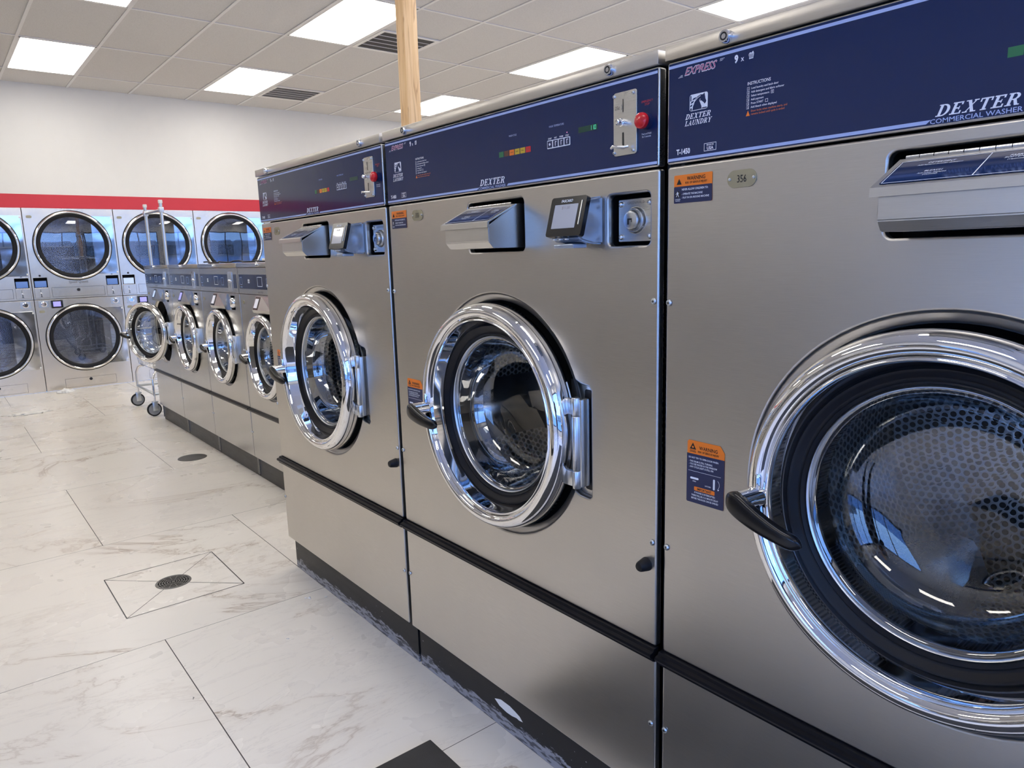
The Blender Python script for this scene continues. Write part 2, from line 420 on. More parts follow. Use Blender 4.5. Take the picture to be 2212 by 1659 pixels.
# slab-serif italic capitals for the maker's mark, in a unit cell (x 0..w, z 0..1)
def S(x0, x1, z0, z1): return [(x0, z0), (x1, z0), (x1, z1), (x0, z1)]
def ringpoly(cx, cz, rx, rz, t, a0, a1, n=10):
    o = []
    for k in range(n):
        a = a0+(a1-a0)*k/n; b = a0+(a1-a0)*(k+1)/n
        o.append([(cx+rx*math.cos(a), cz+rz*math.sin(a)), (cx+rx*math.cos(b), cz+rz*math.sin(b)),
                  (cx+(rx-t)*math.cos(b), cz+(rz-.1)*math.sin(b)), (cx+(rx-t)*math.cos(a), cz+(rz-.1)*math.sin(a))])
    return o
G = {
 'D': (.80, [S(0, .36, 0, .09), S(0, .36, .91, 1), S(.10, .28, 0, 1)]+ringpoly(.34, .5, .42, .5, .19, -PI/2, PI/2)),
 'E': (.72, [S(0, .66, 0, .10), S(0, .64, .90, 1), S(.10, .28, 0, 1), S(.28, .50, .45, .55), S(.56, .66, 0, .27), S(.54, .64, .75, 1), S(.44, .50, .36, .64)]),
 'X': (.82, [S(0, .30, 0, .09), S(.46, .80, 0, .09), S(0, .32, .91, 1), S(.48, .76, .91, 1), [(.10, 1), (.30, 1), (.70, 0), (.50, 0)], [(.60, 1), (.68, 1), (.20, 0), (.12, 0)]]),
 'T': (.74, [S(.18, .54, 0, .09), S(.27, .45, 0, 1), S(0, .72, .90, 1), S(0, .09, .70, 1), S(.63, .72, .70, 1)]),
 'R': (.82, [S(0, .36, 0, .09), S(0, .36, .91, 1), S(.10, .28, 0, 1), S(.28, .42, .44, .53), [(.36, .48), (.54, .48), (.74, 0), (.54, 0)], S(.56, .80, 0, .09)]+ringpoly(.38, .72, .30, .28, .17, -PI/2, PI/2)),
 'L': (.70, [S(0, .66, 0, .10), S(0, .38, .91, 1), S(.10, .28, 0, 1), S(.56, .66, 0, .30)]),
 'A': (.82, [S(0, .26, 0, .09), S(.46, .82, 0, .09), [(.36, 1), (.46, 1), (.74, 0), (.54, 0)], [(.36, 1), (.44, 1), (.16, 0), (.08, 0)], S(.22, .58, .30, .39)]),
 'U': (.82, [S(0, .34, .91, 1), S(.50, .80, .91, 1), S(.08, .26, .28, 1), S(.61, .69, .28, 1)]+ringpoly(.385, .28, .305, .28, .13, PI, 2*PI)),
 'N': (.84, [S(0, .30, 0, .09), S(0, .24, .91, 1), S(.54, .84, .91, 1), S(.10, .18, 0, 1), S(.64, .72, 0, 1), [(.10, 1), (.28, 1), (.72, 0), (.56, 0)]]),
 'Y': (.80, [S(.22, .56, 0, .09), S(.30, .48, 0, .46), S(0, .30, .91, 1), S(.50, .80, .91, 1), [(.06, 1), (.26, 1), (.48, .42), (.30, .42)], [(.60, 1), (.68, 1), (.46, .42), (.38, .42)]]),
}
def serif(name, mat, parent, word, x, z, h, width, y, shear=.28, sl=0.0, label=None):
    tot = sum(G[c][0]+.06 for c in word)-.06; k = width/(tot+shear); bm = bmesh.new(); cx = 0; d = 0
    for c in word:
        for poly in G[c][1]:
            d += 1
            vs = [bm.verts.new((x+(cx+px+shear*pz)*k, y-.00001*(d % 7), z+pz*h)) for px, pz in poly]
            f = bm.faces.new(vs); f.normal_update()
            if f.normal.y > 0: f.normal_flip()
        cx += G[c][0]+.06
    return finish(name, bm, mat, parent, label=label)

def horse(parent, x0, z0, x1, z1, y):
    w_, h_ = x1-x0, z1-z0
    P = lambda pts: [(x0+a*w_, z0+b*h_) for a, b in pts]
    flat('horse_emblem', M['white'], parent, [rrect(x0, z0, x1, z1, w_*.1)], y)
    flat('horse_emblem_print', M['navy'], parent, [
        P([(.04, .03), (.96, .03), (.96, .10), (.70, .10), (.04, .10)]),
        P([(.16, .04), (.70, .04), (.69, .22), (.63, .38), (.60, .50), (.46, .62), (.30, .50), (.20, .30)]),
        P([(.24, .38), (.60, .46), (.62, .56), (.70, .48), (.78, .40), (.83, .30), (.90, .36), (.93, .46), (.88, .60), (.86, .74), (.84, .86), (.82, .97), (.74, .88), (.60, .90), (.44, .82), (.32, .66)]),
        P([(.04, .10), (.12, .10), (.12, .20), (.04, .17)]), P([(.04, .24), (.14, .30), (.16, .42), (.04, .34)]),
        P([(.06, .44), (.20, .50), (.26, .62), (.10, .56)]), P([(.14, .64), (.30, .68), (.40, .80), (.22, .76)]),
        P([(.04, .93), (.10, .93), (.10, .60), (.04, .60)])], y-.0003)
    flat('horse_emblem_mane', M['white'], parent, [P([(.13, .04), (.16, .04), (.20, .32), (.30, .54), (.46, .72), (.62, .82), (.62, .85), (.44, .75), (.27, .56), (.17, .33)]),
        P([(.58, .64), (.62, .66), (.58, .56), (.64, .40), (.70, .20), (.71, .05), (.68, .05), (.67, .20), (.61, .38), (.55, .54)])], y-.0006)

# ------------------------------------------------------------------ things
def empty(name, loc, rz=0, label=None, cat=None, group=None):
    o = bpy.data.objects.new(name, None); COL.objects.link(o); o.location = loc; o.rotation_euler = (0, 0, rz)
    o.empty_display_size = .1
    tag(o, label, cat, group); return o
def tag(o, label=None, cat=None, group=None, kind=None):
    if label: o['label'] = label
    if cat: o['category'] = cat
    if group: o['group'] = group
    if kind: o['kind'] = kind
    return o
def copy_tree(o, parent=None):
    c = o.copy(); COL.objects.link(c)
    if parent is not None: c.parent = parent
    for ch in list(o.children): copy_tree(ch, c)
    return c
def screw(parent, u, z, y=0.0, r=.0062, name='screw'):
    bm = bmesh.new()
    add_lathe(bm, [(r*1.05, 0), (r, -.0015), (r*.8, -.003), (r*.5, -.0036), (.0001, -.0036)], (u, y, z), 20)
    bmesh.ops.remove_doubles(bm, verts=bm.verts, dist=1e-6); bmesh.ops.recalc_face_normals(bm, faces=bm.faces)
    o = finish(name, bm, M['zinc'], parent, angle=40)
    flat('screw_recess', M['ink'], o, [rect(u-r*.45, z-r*.1, u+r*.45, z+r*.1), rect(u-r*.1, z-r*.45, u+r*.1, z+r*.45)], y-.0038)
    return o
def tube_lock(parent, u, z, y, r=.011):
    bm = bmesh.new()
    add_lathe(bm, [(r, 0), (r, -.006), (r*.86, -.011), (r*.62, -.011), (r*.60, -.009), (r*.40, -.009), (r*.38, -.011), (.0001, -.011)], (u, y, z), 28)
    bmesh.ops.remove_doubles(bm, verts=bm.verts, dist=1e-6); bmesh.ops.recalc_face_normals(bm, faces=bm.faces)
    o = finish('cam_lock', bm, M['chrome'], parent, angle=40)
    bm = bmesh.new(); add_lathe(bm, [(r*.60, -.0092), (r*.40, -.0092)], (u, y, z), 24)
    finish('key_way', bm, M['ink'], o)
    return o

# -- door, built around its hinge axis so that it can stand open
def build_door(parent, hinge, cu, cz, s, theta=0.0, handle=True, hang=.25):
    """hinge (x,y) axis; centre cu, cz; s scale; theta opening angle"""
    ox, oy = hinge; c = (cu-ox, -oy, cz)       # mesh coordinates relative to the hinge axis
    R = .288*s
    k = lambda pts: [(r*s, y*s) for r, y in pts]
    prof = k([(.262, .002), (.286, .001), (.290, -.003), (.290, -.033), (.2895, -.037), (.287, -.045), (.282, -.052), (.2755, -.0565), (.2685, -.058), (.262, -.0565), (.258, -.0525),
              (.2555, -.048), (.2525, -.0475), (.2500, -.0505), (.2475, -.0510), (.2455, -.048), (.2435, -.040), (.2390, -.023), (.2350, -.009), (.2338, -.002)])
    ring = lathe('door_ring', M['chrome'], parent, prof, c, 128, angle=50)
    gas = lathe('door_gasket', M['black'], ring, k([(.2348, -.0070), (.2310, -.0125), (.2260, -.0115), (.2190, -.0035), (.2145, -.0025), (.2115, -.0055), (.2075, .000), (.2040, .008), (.2020, .016), (.200, .019)]), c, 112, angle=60)
    lathe('door_trim_ring', M['chrome_soft'], ring, k([(.2060, .0025), (.2035, -.0005), (.2010, .001), (.200, .010)]), c, 112, angle=60)
    gl = lathe('door_glass', M['bowl'], ring, k([(.2035, .004), (.2005, .008), (.198, .017), (.1935, .038), (.186, .062), (.174, .082), (.155, .098), (.12, .109), (.07, .115), (0, .117)]), c, 112, angle=80)
    lathe('glass_rim', M['rimglass'], gl, k([(.2015, .003), (.194, .004), (.191, .014), (.186, .035), (.178, .057), (.166, .075)]), c, 96, angle=80)
    if handle:
        hx, hz = cu-.276*s-ox, cz-.014*s
        yb = -oy-.052*s; yl = -oy-.094*s
        bm = bmesh.new(); pts = [(hx+.014*s, yb+.030*s, hz+.002*s), (hx+.010*s, yb, hz+.003*s), (hx+.006*s, yb-.018*s, hz+.002*s), (hx+.001*s, yl+.004*s, hz)]
        add_tube(bm, pts, .014*s, 20, True, [.020*s, .0175*s, .0160*s, .0175*s])
        boss = finish('handle_boss', bm, M['chrome'], ring, angle=50)
        bm = bmesh.new(); add_lathe(bm, [(.0001, .032*s), (.0050*s, .031*s), (.0065*s, .026*s), (.0065*s, -.001*s)], (hx+.014*s, yb-.002*s, hz+.012*s), 18, axis='z')
        bmesh.ops.remove_doubles(bm, verts=bm.verts, dist=1e-6); finish('handle_pin', bm, M['chrome'], ring, angle=50)
        # lever
        d = Vector((math.cos(hang), 0, -math.sin(hang))); sgn = Vector((math.sin(hang), 0, math.cos(hang)))
        bm = bmesh.new(); rings = []; st = 18; Lh = .150*s
        for i in range(st+1):
            t = i/st; p = Vector((hx, yl, hz))+d*(t*Lh-.021*s)+Vector((0, -.004*s*math.sin(t*PI), 0))+sgn*(-.006*s*math.sin(t*PI))
            wd = (.0215-.0075*min(1, max(0, t-.12)*1.6)+.0015*max(0, (t-.75)/.25))*s; th = (.0130-.002*min(1, t*1.5))*s
            e = math.sqrt(max(0.0, 1-((abs(t-.5)*2)**6))) if 0 < t < 1 else .0
            e = max(e, .15)
            se = lambda v_: math.copysign(abs(v_)**.62, v_)
            rings.append([bm.verts.new(p+sgn*(wd*e*se(math.cos(2*PI*q/16)))+Vector((0, 1, 0))*(th*e*se(math.sin(2*PI*q/16)))) for q in range(16)])
        for a, b in zip(rings[:-1], rings[1:]):
            for q in range(16): bm.faces.new((a[q], a[(q+1) % 16], b[(q+1) % 16], b[q]))
        bm.faces.new(list(reversed(rings[0]))); bm.faces.new(rings[-1])
        bmesh.ops.recalc_face_normals(bm, faces=bm.faces)
        lv = finish('door_handle', bm, M['blackgloss'], ring, smooth=True, label='black tapered lever handle')
        sd = lv.modifiers.new('s', 'SUBSURF'); sd.levels = 1; sd.render_levels = 2
    ring.location = (ox, oy, 0); ring.rotation_euler = (0, 0, theta)
    return ring

def hinge_part(parent, u, y, z0, z1, s=1.0):
    h = z1-z0; bm = bmesh.new()
    for a, b in ((0, .20), (.20, .80), (.80, 1.0)):
        add_lathe(bm, [(.0001, z0+h*a+.0006), (.0088*s, z0+h*a+.0006), (.0098*s, z0+h*a+.002), (.0098*s, z0+h*b-.002), (.0088*s, z0+h*b-.0006), (.0001, z0+h*b-.0006)], (u, y, 0), 24, axis='z')
    bmesh.ops.recalc_face_normals(bm, faces=bm.faces)
    o = finish('door_hinge', bm, M['chrome_soft'], parent, angle=40)
    bm = bmesh.new(); add_box(bm, u+.003*s, u+.016*s, y+.001, y+.028, z0+.02*h, z1-.02*h, .003)
    add_box(bm, u-.040*s, u-.001, y-.006, y+.004, z0+.02*h, z0+.19*h, .002); add_box(bm, u-.040*s, u-.001, y-.006, y+.004, z1-.19*h, z1-.02*h, .002)
    finish('hinge_leaf', bm, M['chrome_soft'], o, angle=40)
    return o

def drum_parts(parent, cu, cz, s, mat, depth=.62, la=.55):
    k = lambda pts: [(r*s, y) for r, y in pts]
    bm = bmesh.new()
    add_lathe(bm, k([(.235, .075), (.262, .080), (.268, .095), (.330, .100)]), (cu, 0, cz), 96)
    add_lathe(bm, k([(.330, .100), (.335, .11), (.335, .10+depth-.02), (.32, .10+depth), (.0001, .10+depth+.01)]), (cu, 0, cz), 96)
    bmesh.ops.remove_doubles(bm, verts=bm.verts, dist=1e-5); bmesh.ops.recalc_face_normals(bm, faces=bm.faces)
    bmesh.ops.reverse_faces(bm, faces=bm.faces)
    o = finish('drum', bm, mat, parent, angle=40, label='perforated stainless drum')
    for a in (la, la+2*PI/3, la+4*PI/3):
        bm = bmesh.new()
        ca, sa = math.cos(a), math.sin(a); rows = []
        for (dr, dt) in ((0, -.105), (.020, -.085), (.070, -.022), (.078, 0), (.070, .022), (.020, .085), (0, .105)):
            pts = []
            for yy in (.11, .13, .10+depth-.04, .10+depth-.02):
                rr = (.334-dr)*s if yy not in (.11, .10+depth-.02) else (.334-dr*.1)*s
                pts.append(bm.verts.new((cu+rr*ca-dt*s*sa, yy, cz+rr*sa+dt*s*ca)))
            rows.append(pts)
        for A, B in zip(rows[:-1], rows[1:]):
            for i in range(3): bm.faces.new((A[i], B[i], B[i+1], A[i+1]))
        bmesh.ops.recalc_face_normals(bm, faces=bm.faces)
        finish('drum_lifter', bm, M['steel_box'], o, smooth=True)
    return o

def build_big(idx, x0, label, number, coin_word, theta, readout=True, lcd='screen', hang=.25, la=.55):
    t = empty('commercial_washer', (x0, 0, 0), 0, label, 'washing machine', 'large front-loading washers in the near row')
    CU, CZ = .512, .948
    U0, U1 = .006, 1.037
    # body shell
    bm = bmesh.new()
    for b_ in ((.010, .018, .036, 1.15, .02, 1.69), (1.027, 1.035, .036, 1.15, .02, 1.69), (.018, 1.027, 1.14, 1.15, .02, 1.69), (.018, 1.027, .04, 1.14, 1.68, 1.69), (.018, 1.027, .05, 1.14, .02, .03)):
        add_box(bm, *b_)
    finish('cabinet', bm, M['body'], t)
    # front panel with openings
    R = .3125
    a1 = math.asin((1.058-.948)/R); a2 = -a1-.01
    big = []
    nA = 84; a_s = math.radians(23.5); a_e = 2*PI-math.radians(25.5)
    for i in range(nA+1):
        a = a_s+(a_e-a_s)*i/nA; big.append((CU+R*math.cos(a), CZ+R*math.sin(a)))
    big += [(.812, .806), (.842, .804), (.849, .811), (.849, 1.054), (.842, 1.062), (.815, 1.066)]
    plate('front_panel', M['steel'], t, rrect(U0, .5215, U1, 1.508, .006),
          [big, rrect(.410, 1.363, .634, 1.486, .012), rrect(.903, 1.366, 1.014, 1.468, .010)], 0.0, .018, .0042, seg=3)
    # pressed recess round the door
    dish = lathe('door_recess', M['steel'], t, [(.3138, .003), (.3115, .0075), (.308, .0095), (.298, .0115), (.2945, .014), (.293, .030)], (CU, 0, CZ), 128, angle=60)
    lathe('recess_boot', M['void'], dish, [(.3005, .020), (.288, .040), (.24, .060), (.205, .072), (.205, .076)], (CU, 0, CZ), 96, angle=60)
    box('hinge_pocket', M['steel_box'], dish, .77, .853, .016, .022, .80, 1.07)
    flat('hinge_slot', M['ink'], dish, [rrect(.815, .818, .838, 1.052, .006)], .0155)
    hinge_part(t, .818, -.016, .826, 1.038)
    drum_parts(t, CU, CZ, 1.0, M['drum'], .50, la)
    build_door(t, (.818, -.016), CU, CZ, 1.0, theta, True, hang)
    # dispenser
    liner = bmesh.new()
    for b_ in ((.405, .640, .07, .075, 1.355, 1.492), (.402, .407, .017, .075, 1.355, 1.492), (.637, .642, .017, .075, 1.355, 1.492), (.402, .642, .017, .075, 1.488, 1.493), (.402, .642, .017, .075, 1.354, 1.359)): add_box(liner, *b_)
    finish('dispenser_recess', liner, M['void'], t)
    prof = [(.0, 1.4735), (-.012, 1.4700), (-.093, 1.4215), (-.093, 1.386), (-.080, 1.3715), (.0, 1.3715), (.06, 1.3715), (.06, 1.470)]
    bm = bmesh.new(); L_ = [bm.verts.new((.440, y, z)) for y, z in prof]; R_ = [bm.verts.new((.618, y, z)) for y, z in prof]
    bm.faces.new(L_); bm.faces.new(list(reversed(R_)))
    for i in range(len(prof)):
        j = (i+1) % len(prof); bm.faces.new((L_[i], R_[i], R_[j], L_[j]))
    bmesh.ops.recalc_face_normals(bm, faces=bm.faces)
    bmesh.ops.bevel(bm, geom=list(bm.edges), offset=.0016, segments=2, affect='EDGES')
    disp = finish('detergent_dispenser', bm, M['steel_box'], t, angle=35)
    # lid sloping down to the front
    ya, za, yb, zb = -.014, 1.4720, -.100, 1.4300
    sl = Vector((0, yb-ya, zb-za)); Ls = sl.length; sl.normalize(); nm = Vector((0, sl.z, -sl.y)).normalized()
    if nm.z < 0: nm = -nm
    def onlid(u, v, h=0.0): return Vector((u, ya, za))+sl*v+nm*h
    bm = bmesh.new()
    vs = []
    for u in (.432, .624):
        vs.append([bm.verts.new(onlid(u, 0, 0)), bm.verts.new(onlid(u, Ls, 0)), bm.verts.new(onlid(u, Ls, 0)+Vector((0, -.001, -.0125))), bm.verts.new(onlid(u, Ls, -.003)+Vector((0, .003, -.0095))), bm.verts.new(onlid(u, Ls-.004, -.0028)), bm.verts.new(onlid(u, 0, -.0028))])
    bm.faces.new(vs[0]); bm.faces.new(list(reversed(vs[1])))
    for i in range(6):
        j = (i+1) % 6; bm.faces.new((vs[0][i], vs[1][i], vs[1][j], vs[0][j]))
    bmesh.ops.recalc_face_normals(bm, faces=bm.faces)
    finish('dispenser_lid', bm, M['steel_box'], disp, angle=35)
    bm = bmesh.new()
    for k_ in range(9):
        ua = .440+k_*.0185; add_lathe(bm, [(.0001, ua+.0004), (.003, ua+.0004), (.003, ua+.0179), (.0001, ua+.0179)], (0, ya+.001, za+.0015), 12, axis='x')
    bmesh.ops.recalc_face_normals(bm, faces=bm.faces)
    finish('lid_hinge', bm, M['steel_mirror'], disp, angle=40)
    def lidpoly(nm_, mat, polys, h):
        bm = bmesh.new()
        for pl in polys:
            f = bm.faces.new([bm.verts.new(onlid(u, v, h)) for u, v in pl]); f.normal_update()
            if f.normal.z < 0: f.normal_flip()
        return finish(nm_, bm, mat, disp)
    lidpoly('dispenser_label', M['navy'], [rrect(.440, .012, .617, .088, .004)], .0006)
    lidpoly('dispenser_label_border', M['white'], frame_polys(.4422, .0145, .6148, .0855, .0010)+[rect(.5515, .0145, .5528, .0855)], .0010)
    def lidfn(co): return onlid(co.x-.006, .105-co.z, .0011)
    text('dispenser_text', M['white'], disp, [('DETERGENT', .5025, .0765, .0042, .2, .01, 'CENTER'), ('Add liquid or powder detergent', .5025, .0705, .0030, .2, .01, 'CENTER'),
        ('BLEACH', .5025, .0480, .0042, .2, .01, 'CENTER'), ('Add when displayed', .5025, .0420, .0030, .2, .01, 'CENTER'), ('(Optional)', .5025, .0370, .0030, .2, .01, 'CENTER')], 0, lidfn)
    text('softener_text', M['white'], disp, [('FABRIC', .592, .0720, .0042, .2, .01, 'CENTER'), ('SOFTENER', .592, .0660, .0042, .2, .01, 'CENTER'), ('(Optional)', .592, .0600, .0030, .2, .01, 'CENTER')], 0, lidfn)
    # card reader
    bm = bmesh.new(); pr = [(0, 1.469), (-.050, 1.463), (-.072, 1.388), (-.062, 1.379), (-.030, 1.372), (0, 1.371)]
    A = [bm.verts.new((.803, y, z)) for y, z in pr]; B = [bm.verts.new((.890, y, z)) for y, z in pr]
    bm.faces.new(A); bm.faces.new(list(reversed(B)))
    for i in range(6):
        j = (i+1) % 6; bm.faces.new((A[i], B[i], B[j], A[j]))
    bmesh.ops.recalc_face_normals(bm, faces=bm.faces); bmesh.ops.bevel(bm, geom=list(bm.edges), offset=.004, segments=3, affect='EDGES')
    rd = finish('card_reader', bm, M['greyblue'], t, angle=40, label='pale blue-grey card reader housing')
    fo = Vector((0, -.0500, 1.4655)); fd = Vector((0, -.0225, -.0795)); Lf = fd.length; fd.normalize(); fn = Vector((0, -1, 0)).cross(Vector((1, 0, 0))); fn = Vector((0, fd.z, -fd.y)).normalized()
    if fn.y > 0: fn = -fn
    def onr(u, v, h=0): return Vector((u+.004, 0, 0))+fo+fd*v+fn*h
    def rplate(nm_, mat, u0, u1, v0, v1, h0, h1, r, par):
        bm = bmesh.new(); pth = rrect(u0, v0, u1, v1, r)
        a = [bm.verts.new(onr(u, v, h0)) for u, v in pth]; b = [bm.verts.new(onr(u, v, h1)) for u, v in pth]
        bm.faces.new(a); bm.faces.new(b)
        for i in range(len(a)):
            j = (i+1) % len(a); bm.faces.new((a[i], a[j], b[j], b[i]))
        bmesh.ops.recalc_face_normals(bm, faces=bm.faces); return finish(nm_, bm, mat, par, angle=40)
    rplate('reader_bezel', M['blackgloss'], .797, .901, 0, Lf, 0, .011, .006, rd)
    rplate('reader_screen', M[lcd], .811, .880, .016, .066, .0105, .0116, .001, rd)
    rplate('swipe_slot', M['chrome_soft'], .889, .8915, .010, .060, .0105, .0125, .001, rd)
    def rfn(co): return onr(co.x, .1-co.z, .0118)
    text('reader_logo', M['white'], rd, [('FASCARD', .845, .0885, .0055, .25, .02, 'CENTER')], 0, rfn)
    text('reader_amount', M['engrave'], rd, [('$11.00', .845, .0740, .0060, 0, .0, 'CENTER')], 0, rfn)
    bm = bmesh.new()
    for k_ in range(3): add_box(bm, .818+k_*.018, .823+k_*.018, -.0765, -.070, 1.3815, 1.3840)
    finish('reader_light', bm, M['whiteplastic'], rd)
    box('card_slot', M['greyblue'], rd, .812, .872, -.070, -.030, 1.3640, 1.3735, .003)
    # coin box lock in its recess
    bm = bmesh.new()
    for b_ in ((.898, 1.019, .060, .065, 1.360, 1.474), (.896, .901, .016, .065, 1.360, 1.474), (1.016, 1.021, .016, .065, 1.360, 1.474), (.896, 1.021, .016, .065, 1.470, 1.475), (.896, 1.021, .016, .065, 1.359, 1.364)): add_box(bm, *b_)
    finish('coin_box_recess', bm, M['void'], t)
    cb = plate('coin_box_door', M['steel_box'], t, rrect(.914, 1.374, 1.008, 1.459, .003), (), .020, .01, .0012)
    for (u, z) in ((.923, 1.449), (.999, 1.449), (.999, 1.384), (.923, 1.384)):
        bm = bmesh.new(); add_lathe(bm, [(.0058, 0), (.0055, -.003), (.004, -.0055), (.0001, -.0065)], (u, .020, z), 20)
        bmesh.ops.remove_doubles(bm, verts=bm.verts, dist=1e-6); bmesh.ops.recalc_face_normals(bm, faces=bm.faces); finish('rivet', bm, M['zinc'], cb, smooth=True)
    lathe('lock_cylinder', M['chrome_soft'], cb, [(.0270, .001), (.0265, -.004), (.0235, -.008), (.0215, -.005), (.0205, -.006), (.0200, -.014), (.0175, -.018), (.0120, -.0195), (.0001, -.0195)], (.961, .020, 1.416), 48)
    flat('key_slot', M['ink'], cb, [rect(.9555, 1.4165, .9675, 1.4195), rect(.9555, 1.4075, .9595, 1.4165), rect(.9655, 1.412, .9675, 1.4165)], .0002)
    text('coin_box_stamp', M['engrave'], cb, [('GREENWALD', .961, 1.4485, .0052, 0, 0, 'CENTER')], .0196)
    # trims
    rail = bmesh.new()
    pr = [(.006, .4905), (-.006, .4905), (-.012, .4935), (-.0125, .500), (-.020, .5035), (-.022, .5085), (-.020, .5130), (-.011, .5150), (-.008, .5205), (.006, .5215)]
    A = [rail.verts.new((.002, y, z)) for y, z in pr]; B = [rail.verts.new((1.040, y, z)) for y, z in pr]
    rail.faces.new(A); rail.faces.new(list(reversed(B)))
    for i in range(len(pr)-1): rail.faces.new((A[i], B[i], B[i+1], A[i+1]))
    bmesh.ops.recalc_face_normals(rail, faces=rail.faces)
    finish('bumper_rail', rail, M['rail'], t, angle=35, label='black rubber bumper strip')
    plate('lower_panel', M['steel'], t, rrect(U0, .151, U1, .4915, .004), (), 0.0, .018, .0042, seg=3)
    kp = box('kick_plate', M['kick'], t, .008, 1.043, .028, .034, .001, .152)
    if idx == 1:
        flat('bare_scrape', M['film'], kp, [[(.4157, .0772), (.4400, .0862), (.4466, .0882), (.4650, .0880), (.4861, .0880), (.5100, .0830), (.5302, .0776), (.5440, .0670), (.5280, .0640), (.5170, .0655), (.4950, .0612), (.4717, .0602), (.4387, .0646)]], .0276, label='pale scraped patch in the black paint')
    box('top_cap', M['steel'], t, U0-.002, U1+.001, -.008, 1.15, 1.693, 1.7188, .0015)
    cap = t.children[-1]
    tube_lock(cap, .136, 1.7045, -.008); tube_lock(cap, .920, 1.7055, -.008)
    # control panel
    cp = plate('control_panel', M['steel_box'], t, rrect(U0, 1.5115, U1, 1.6905, .005), (), -.002, .02, .003, seg=3)
    flat('control_decal', M['navy'], cp, [rect(.0095, 1.5145, 1.0335, 1.6875)], -.0026, label='glossy navy printed fascia')
    Y = -.0030
    flat('control_stripe', M['stripe'], cp, [rect(.0095, 1.6785, 1.0335, 1.6835), [(.0095, 1.5165), (.459, 1.5165), (.465, 1.5215), (.0095, 1.5215)], [(.577, 1.5165), (1.0335, 1.5165), (1.0335, 1.5215), (.583, 1.5215)]], Y)
    serif('maker_name', M['white'], cp, 'DEXTER', .470, 1.5245, .0150, .104, Y)
    text('maker_line', M['stripe'], cp, [('COMMERCIAL WASHER', .4635, 1.5158, .0062, 0, .015, 'LEFT', 1.17)], Y)
    text('express_logo', M['white'], cp, [('EXPRESS', .044, 1.6615, .0128, .45, .045, 'LEFT', .95)], Y)
    text('express_logo_fill', M['pink'], cp, [('EXPRESS', .0445, 1.6620, .0118, .45, .0, 'LEFT', 1.03)], Y-.0004)
    flat('express_dash', M['white'], cp, [rect(.031, 1.6600, .041, 1.6607), rect(.034, 1.6617, .0405, 1.6623), rect(.036, 1.6632, .041, 1.6637), rect(.119, 1.6740, .1285, 1.6746), rect(.119, 1.6725, .126, 1.6730), rect(.1185, 1.6710, .124, 1.6715)], Y)
    text('capacity_mark', M['white'], cp, [('9', .1480, 1.6618, .0115, 0, .07, 'LEFT', .85), ('x', .1605, 1.6618, .0085, 0, .02, 'LEFT', .9)], Y)
    bk = [[(.1745, 1.6690), (.1848, 1.6695), (.1835, 1.6620), (.1760, 1.6618)], [(.1745, 1.6695), (.1775, 1.6722), (.1800, 1.6712), (.1830, 1.6735), (.1848, 1.6700)]]
    flat('basket_icon', M['white'], cp, bk, Y)
    flat('basket_icon_grid', M['navy'], cp, [rect(.1755+k_*.0021, 1.6628, .1761+k_*.0021, 1.6685) for k_ in range(4)]+[rect(.1752, 1.6640+k_*.0018, .1842, 1.6645+k_*.0018) for k_ in range(3)], Y-.0004)
    horse(cp, .0570, 1.5985, .0955, 1.6265, Y)
    serif('laundry_name', M['white'], cp, 'DEXTER', .0475, 1.5855, .0090, .057, Y)
    serif('laundry_word', M['white'], cp, 'LAUNDRY', .0465, 1.5745, .0085, .059, Y)
    text('model_number', M['white'], cp, [('T-1450', .0290, 1.5270, .0090, 0, .05, 'LEFT', .80)], Y)
    flat('origin_box', M['white'], cp, frame_polys(.0895, 1.5260, .1150, 1.5395, .0008), Y)
    text('origin_text', M['white'], cp, [('MADE IN', .10225, 1.5350, .0026, 0, .02, 'CENTER'), ('USA', .10225, 1.5282, .0052, 0, .03, 'CENTER')], Y)
    ins = ['Load laundry and latch door', 'Add detergent and fabric softener', 'Select temperature', 'Add payment', 'Press START', 'Add bleach when displayed']
    lines = [('INSTRUCTIONS', .1740, 1.6210, .0050, 0, .012, 'LEFT', .86)]
    fr = []
    for k_, s_ in enumerate(ins):
        z = 1.6140-k_*.0060
        lines.append((s_, .1815, z, .0033, 0, .012, 'LEFT', .92)); lines.append((str(k_+1), .1752, z, .0030, 0, .01))
        fr += frame_polys(.1738, z-.0008, .1784, z+.0039, .0004)
    fr += frame_polys(.2185, 1.6008, .2235, 1.6060, .0005)+frame_polys(.2085, 1.5890, .2135, 1.5940, .0005)+[rect(.2205, 1.6018, .2215, 1.6050)]
    text('instructions', M['white'], cp, lines, Y)
    flat('instruction_boxes', M['white'], cp, fr, Y)
    text('lock_notice', M['orange_text'], cp, [('Door locks when machine starts, and', .1820, 1.5778, .0033, 0, .012, 'LEFT', .92), ('remains locked until cycle is ended', .1820, 1.5728, .0033, 0, .012, 'LEFT', .92)], Y)
    flat('notice_triangle', M['orange'], cp, [[(.1728, 1.5722), (.1802, 1.5722), (.1765, 1.5808)]], Y)
    text('wash_cycle_title', M['stripe'], cp, [('WASH CYCLE', .590, 1.6255, .0040, 0, .0, 'LEFT', .8)], Y)
    keys = [('green_key', 'GO'), ('brown_key', 'PRE'), ('orange', 'WASH'), ('yellow', 'RINSE'), ('yellow', 'FINAL'), ('redknob', 'SPIN')]
    for k_, (mt_, wd) in enumerate(keys):
        u = .551+k_*.0198; kb = flat('cycle_light', M[mt_], cp, [rect(u, 1.5835, u+.0175, 1.5960)], Y)
        if k_ > 1: text('cycle_word', M['brown_key'], cp, [(wd, u+.0088, 1.5885, .0030, 0, .02, 'CENTER', .8)], Y-.0004)
